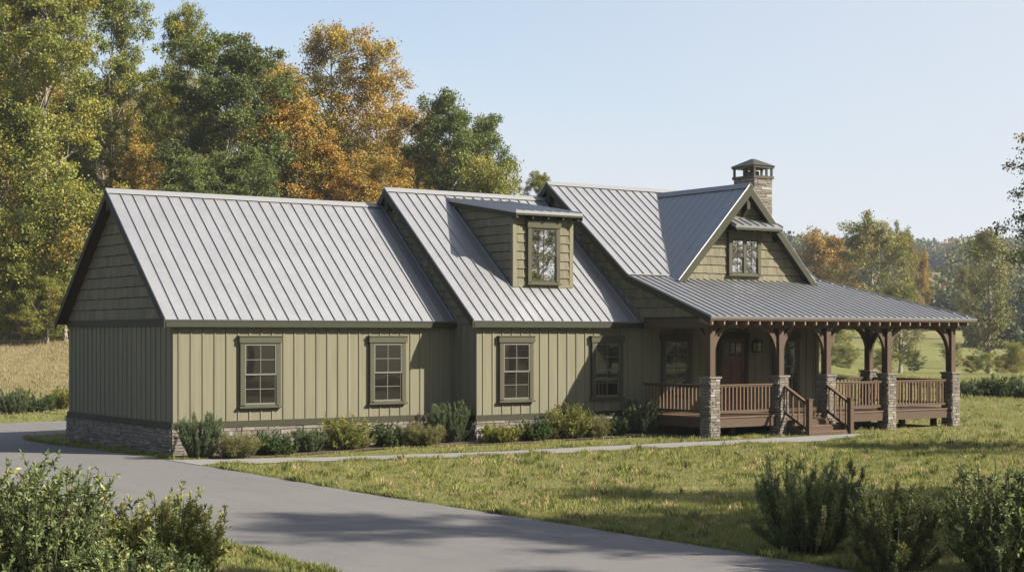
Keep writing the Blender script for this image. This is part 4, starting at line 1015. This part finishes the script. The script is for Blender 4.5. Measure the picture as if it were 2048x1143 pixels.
bed = [
 (0.19, -1.02, 0.93, 0.95, 'feather', 'tall blue green feathery shrub at the front corner of the garage', BLU),
 (0.95, -1.45, 0.55, 0.88, 'fine', 'fine pale olive shrub right of the corner shrub', OLF),
 (2.08, -1.05, 0.60, 0.90, 'round', 'dark round shrub below the first garage window', DKR),
 (3.05, -0.88, 0.49, 0.72, 'feather', 'low blue green shrub between dark round and bright lime shrubs', BLU),
 (4.15, -0.80, 0.80, 1.15, 'bright', 'large bright lime shrub in the middle of the garage wall', LIME),
 (5.33, -0.78, 0.60, 0.85, 'round', 'dark round shrub below the second garage window', DKR),
 (6.10, -1.16, 0.53, 0.92, 'fine', 'fine olive shrub left of the inner corner', OLF),
 (7.15, -0.72, 0.97, 1.02, 'feather', 'tall blue green shrub in the inner corner of the two walls', BLU),
 (8.05, -1.70, 0.47, 1.0, 'bright', 'low yellow green mound at the left end of the middle wall', LIME),
 (9.08, -1.75, 0.56, 0.88, 'round', 'dark round shrub below the third ground floor window', DKR),
 (10.20, -1.80, 0.82, 1.08, 'bright', 'large bright lime shrub in the middle of the projecting wall', LIME),
 (11.0, -1.90, 0.54, 0.66, 'fine', 'small grey olive shrub right of the second large lime shrub', OLF),
 (11.85, -1.62, 0.52, 0.66, 'round', 'small dark shrub below the fourth ground floor window', DKR),
 (12.95, -1.48, 0.87, 0.92, 'feather', 'tall dark shrub beside the left porch railing', BLU),
]
for i, (x, y, h_, w_, s__, lb, pl) in enumerate(bed): shrub(x, y-0.08, h_*1.08, w_*0.92, s__, lb, 200+i, pl, BG)
LGp = 'shrubs beyond the drive on the left'
for i, (x, y, h_, w_, s__, lb, pl) in enumerate([(3.18, 21.9, 0.95, 1.05, 'feather', 'blue green shrub at the left border beyond the drive', BLU), (4.28, 22.1, 0.78, 1.0, 'round', 'dark rounded shrub second from the left beyond the drive', DKR), (5.5, 23.1, 0.9, 0.9, 'bright', 'lighter shrub beyond the drive touching the garage wall edge', LIME)]):
    shrub(x, y, h_, w_, s__, lb, 230+i, pl, LGp)
HG = 'shrubs of the low hedge right of the porch'
for i, (x, y, h_, lb) in enumerate([(38.9, 8.1, 0.75, 'lowest dark shrub of the hedge next to the porch end'), (39.8, 7.4, 0.9, 'second dark shrub of the hedge right of the porch'), (40.7, 6.7, 1.05, 'taller hedge shrub near the right border'), (41.9, 6.1, 1.0, 'hedge shrub cut by the right border')]):
    shrub(x, y, h_, 1.3, 'bright' if i % 2 else 'round', lb, 240+i, DKR if i % 2 else BLU, HG, 1.3, 0.06)
NG = 'shrubs in the near foreground'
FGR = [(4, (0.10, 0.135, 0.05)), (3, (0.14, 0.165, 0.058)), (1, (0.20, 0.205, 0.08))]
FLM = [(4, (0.165, 0.175, 0.042)), (3, (0.12, 0.14, 0.035)), (1, (0.21, 0.195, 0.06))]
FOL = [(4, (0.075, 0.09, 0.03)), (3, (0.105, 0.115, 0.038)), (1, (0.15, 0.145, 0.055))]
FDK = [(4, (0.10, 0.128, 0.050)), (3, (0.135, 0.16, 0.056)), (1, (0.20, 0.205, 0.08))]
for i, (x, y, h_, w_, s__, lb, pl, dn, lf) in enumerate([
 (-9.42, -18.7, 1.55, 1.18, 'bright', 'large green shrub filling the lower left corner', FGR, 1.5, 0.062),
 (-7.92, -18.3, 1.1, 1.02, 'bright', 'yellow green shrub right of the large corner shrub', FLM, 1.3, 0.055),
 (-8.8, -19.9, 0.86, 1.05, 'round', 'low dense green shrub in front of the two corner shrubs', FGR, 1.6, 0.04),
 (0.19, -20.1, 1.15, 1.18, 'feather', 'dark upright shrub on the lawn, leftmost of the right hand three', FDK, 1.7, 0.052),
 (-0.35, -22.0, 1.0, 0.88, 'feather', 'dark olive shrub in the middle of the right hand three', FOL, 1.3, 0.055),
 (0.62, -22.8, 1.3, 1.15, 'bright', 'large dark green shrub at the lower right corner', FDK, 1.5, 0.055)]):
    shrub(x, y, h_, w_, s__, lb, 260+i, pl, NG, dn, lf)

# ------------------------------------------------------------------ grass
rg = np.random.default_rng(5)
Ps = []; Ls = []; Ks = []
def sow(n, s0, s1, u0, u1, h, kind=0):
    s = np.sqrt(rg.uniform(s0*s0, s1*s1, n)); r = rg.uniform(u0, u1, n)*s
    x = CAM[0]+RGT[0]*r+FWD[0]*s; y = CAM[1]+RGT[1]*r+FWD[1]*s
    ok = ~inside(x, y, DRIVE) & ~inside(x, y, PATH_UP+PATH_LO[::-1]) & ~inside(x, y, BED)
    ok &= ~((x > 0) & (x < 7.8) & (y > -0.05) & (y < GD)) & ~((x > 7.75) & (x < 20.2) & (y > -1.1) & (y < 7))
    ok &= ~((x > 13.3) & (x < 23) & (y > -3.9) & (y < -0.6))
    Ps.append(np.stack([x, y], 1)[ok]); Ls.append(h*rg.uniform(0.45, 1.4, ok.sum())); Ks.append(np.full(ok.sum(), kind))
sow(190000, 14.5, 26, -0.36, 0.36, 0.060)
sow(210000, 26, 40, -0.36, 0.36, 0.062)
sow(120000, 40, 66, -0.36, 0.36, 0.085)
sow(36000, 56, 82, -0.36, -0.26, 0.12, 1)
sow(30000, 62, 100, 0.22, 0.36, 0.14)
for s0_, s1_, nt_ in ((14.5, 26, 2600), (26, 42, 3200), (42, 60, 1200)):   # taller tufts
    tx = np.sqrt(rg.uniform(s0_**2, s1_**2, nt_)); tu = rg.uniform(-0.36, 0.36, nt_)*tx
    X_ = np.repeat(CAM[0]+RGT[0]*tu+FWD[0]*tx, 22)+rg.normal(0, 0.05, nt_*22); Y_ = np.repeat(CAM[1]+RGT[1]*tu+FWD[1]*tx, 22)+rg.normal(0, 0.05, nt_*22)
    ok = ~inside(X_, Y_, DRIVE) & ~inside(X_, Y_, PATH_UP+PATH_LO[::-1]) & ~inside(X_, Y_, BED) & ~((X_ > 0) & (X_ < 23.2) & (Y_ > -3.9) & (Y_ < 7.3))
    Ps.append(np.stack([X_, Y_], 1)[ok]); Ls.append((np.repeat(rg.uniform(0.07, 0.15, nt_), 22)*rg.uniform(0.6, 1.2, nt_*22))[ok]); Ks.append(np.repeat(rg.choice([2, 3, 4], nt_, p=[0.5, 0.36, 0.14]), 22)[ok])
def fringe(pts, n_, w_, h_):
    pts = np.array(pts, float); seg = np.linalg.norm(np.diff(pts, axis=0), axis=1); cum = np.r_[0, np.cumsum(seg)]; tq = rg.uniform(0, cum[-1], n_)
    X_ = np.interp(tq, cum, pts[:, 0])+rg.normal(0, w_, n_); Y_ = np.interp(tq, cum, pts[:, 1])+rg.normal(0, w_, n_)
    ok = ~inside(X_, Y_, BED) & ((X_ > 0.15) | ~inside(X_, Y_, DRIVE) | (rg.random(n_) < 0.35)); nn_ = ok.sum()
    Ps.append(np.stack([X_, Y_], 1)[ok]); Ls.append(h_*rg.uniform(0.5, 1.3, nn_)*(0.75+0.45*np.sin(tq[ok]*3.1)*np.sin(tq[ok]*1.3))); Ks.append(rg.choice([0, 2, 3], nn_))
fringe([(-0.52, -25), (-0.52, -16), (-0.62, -10), (-0.5, -5.5), (-0.5, -3.1)], 16000, 0.05, 0.11)
fringe([(-0.6, 8.8), (-0.95, 7.4), (-0.95, 5.6), (-0.66, 3), (-0.46, 0.2), (-0.5, -0.8)], 7000, 0.05, 0.10)
fringe([(-5.78, -12.9), (-5.66, -15.6), (-5.75, -17), (-5.9, -21)], 6000, 0.05, 0.13)
fringe(PATH_UP, 9000, 0.03, 0.075); fringe(PATH_LO, 9000, 0.03, 0.085)
P2 = np.concatenate(Ps); L = np.concatenate(Ls); K = np.concatenate(Ks); n = len(P2)
P = np.stack([P2[:, 0], P2[:, 1], ground_z(P2[:, 0], P2[:, 1])-0.004], 1)
f1 = np.sin(P[:, 0]*1.1+2*np.sin(P[:, 1]*0.7))*np.sin(P[:, 1]*0.9+1.5*np.sin(P[:, 0]*0.53)); f2 = np.sin(P[:, 0]*3.1+P[:, 1]*1.7)*np.sin(P[:, 1]*3.7-P[:, 0]*1.1)
f3 = 0.6*f1+0.4*f2
L = L*(1+0.35*f2+0.25*f1)
D = unit(np.stack([rg.normal(0, 0.42, n), rg.normal(0, 0.42, n), np.ones(n)], 1))
V, F = leaf_quads(P, D, L, 0.13, rg, 0.1)
ga = np.array([0.19, 0.20, 0.056]); gb = np.array([0.275, 0.265, 0.095]); gc = np.array([0.36, 0.28, 0.15]); gd = np.array([0.10, 0.125, 0.035])
tmix = np.clip(0.45+0.45*f3+rg.normal(0, 0.28, n), 0, 1)[:, None]
col = ga*(1-tmix)+gb*tmix; u = rg.random(n); col[u < 0.08] = gc*0.85; col[u > 0.86] = gd
for kk, cc_ in ((2, ga*1.1), (3, gd), (4, gc)): col[K == kk] = cc_
st_ = K == 1; col[st_] = np.array([0.28, 0.235, 0.13])
col = col*rg.uniform(0.75, 1.25, (n, 1))
gr_ = np_mesh('grass', V, F, M['grass'], col); tag(gr_, 'mown lawn grass with straw coloured tufts', 'grass', kind='stuff')
# fallen leaves in the lawn

# ------------------------------------------------------------------ haze in the valley air
mb = MB(); hx = 1150
mb.box(-hx, hx, -hx, hx, -12, 72)
m = bpy.data.materials.new('valley_haze'); m.use_nodes = True; t = m.node_tree; t.nodes.clear()
vo = t.nodes.new('ShaderNodeOutputMaterial'); pv = t.nodes.new('ShaderNodeVolumePrincipled')
pv.inputs['Color'].default_value = (0.80, 0.87, 0.97, 1); pv.inputs['Density'].default_value = HAZE; pv.inputs['Anisotropy'].default_value = 0.2
t.links.new(pv.outputs[0], vo.inputs['Volume'])
hz_ = mb.build('haze', m); tag(hz_, 'thin pale autumn haze over the valley', 'haze', kind='stuff')
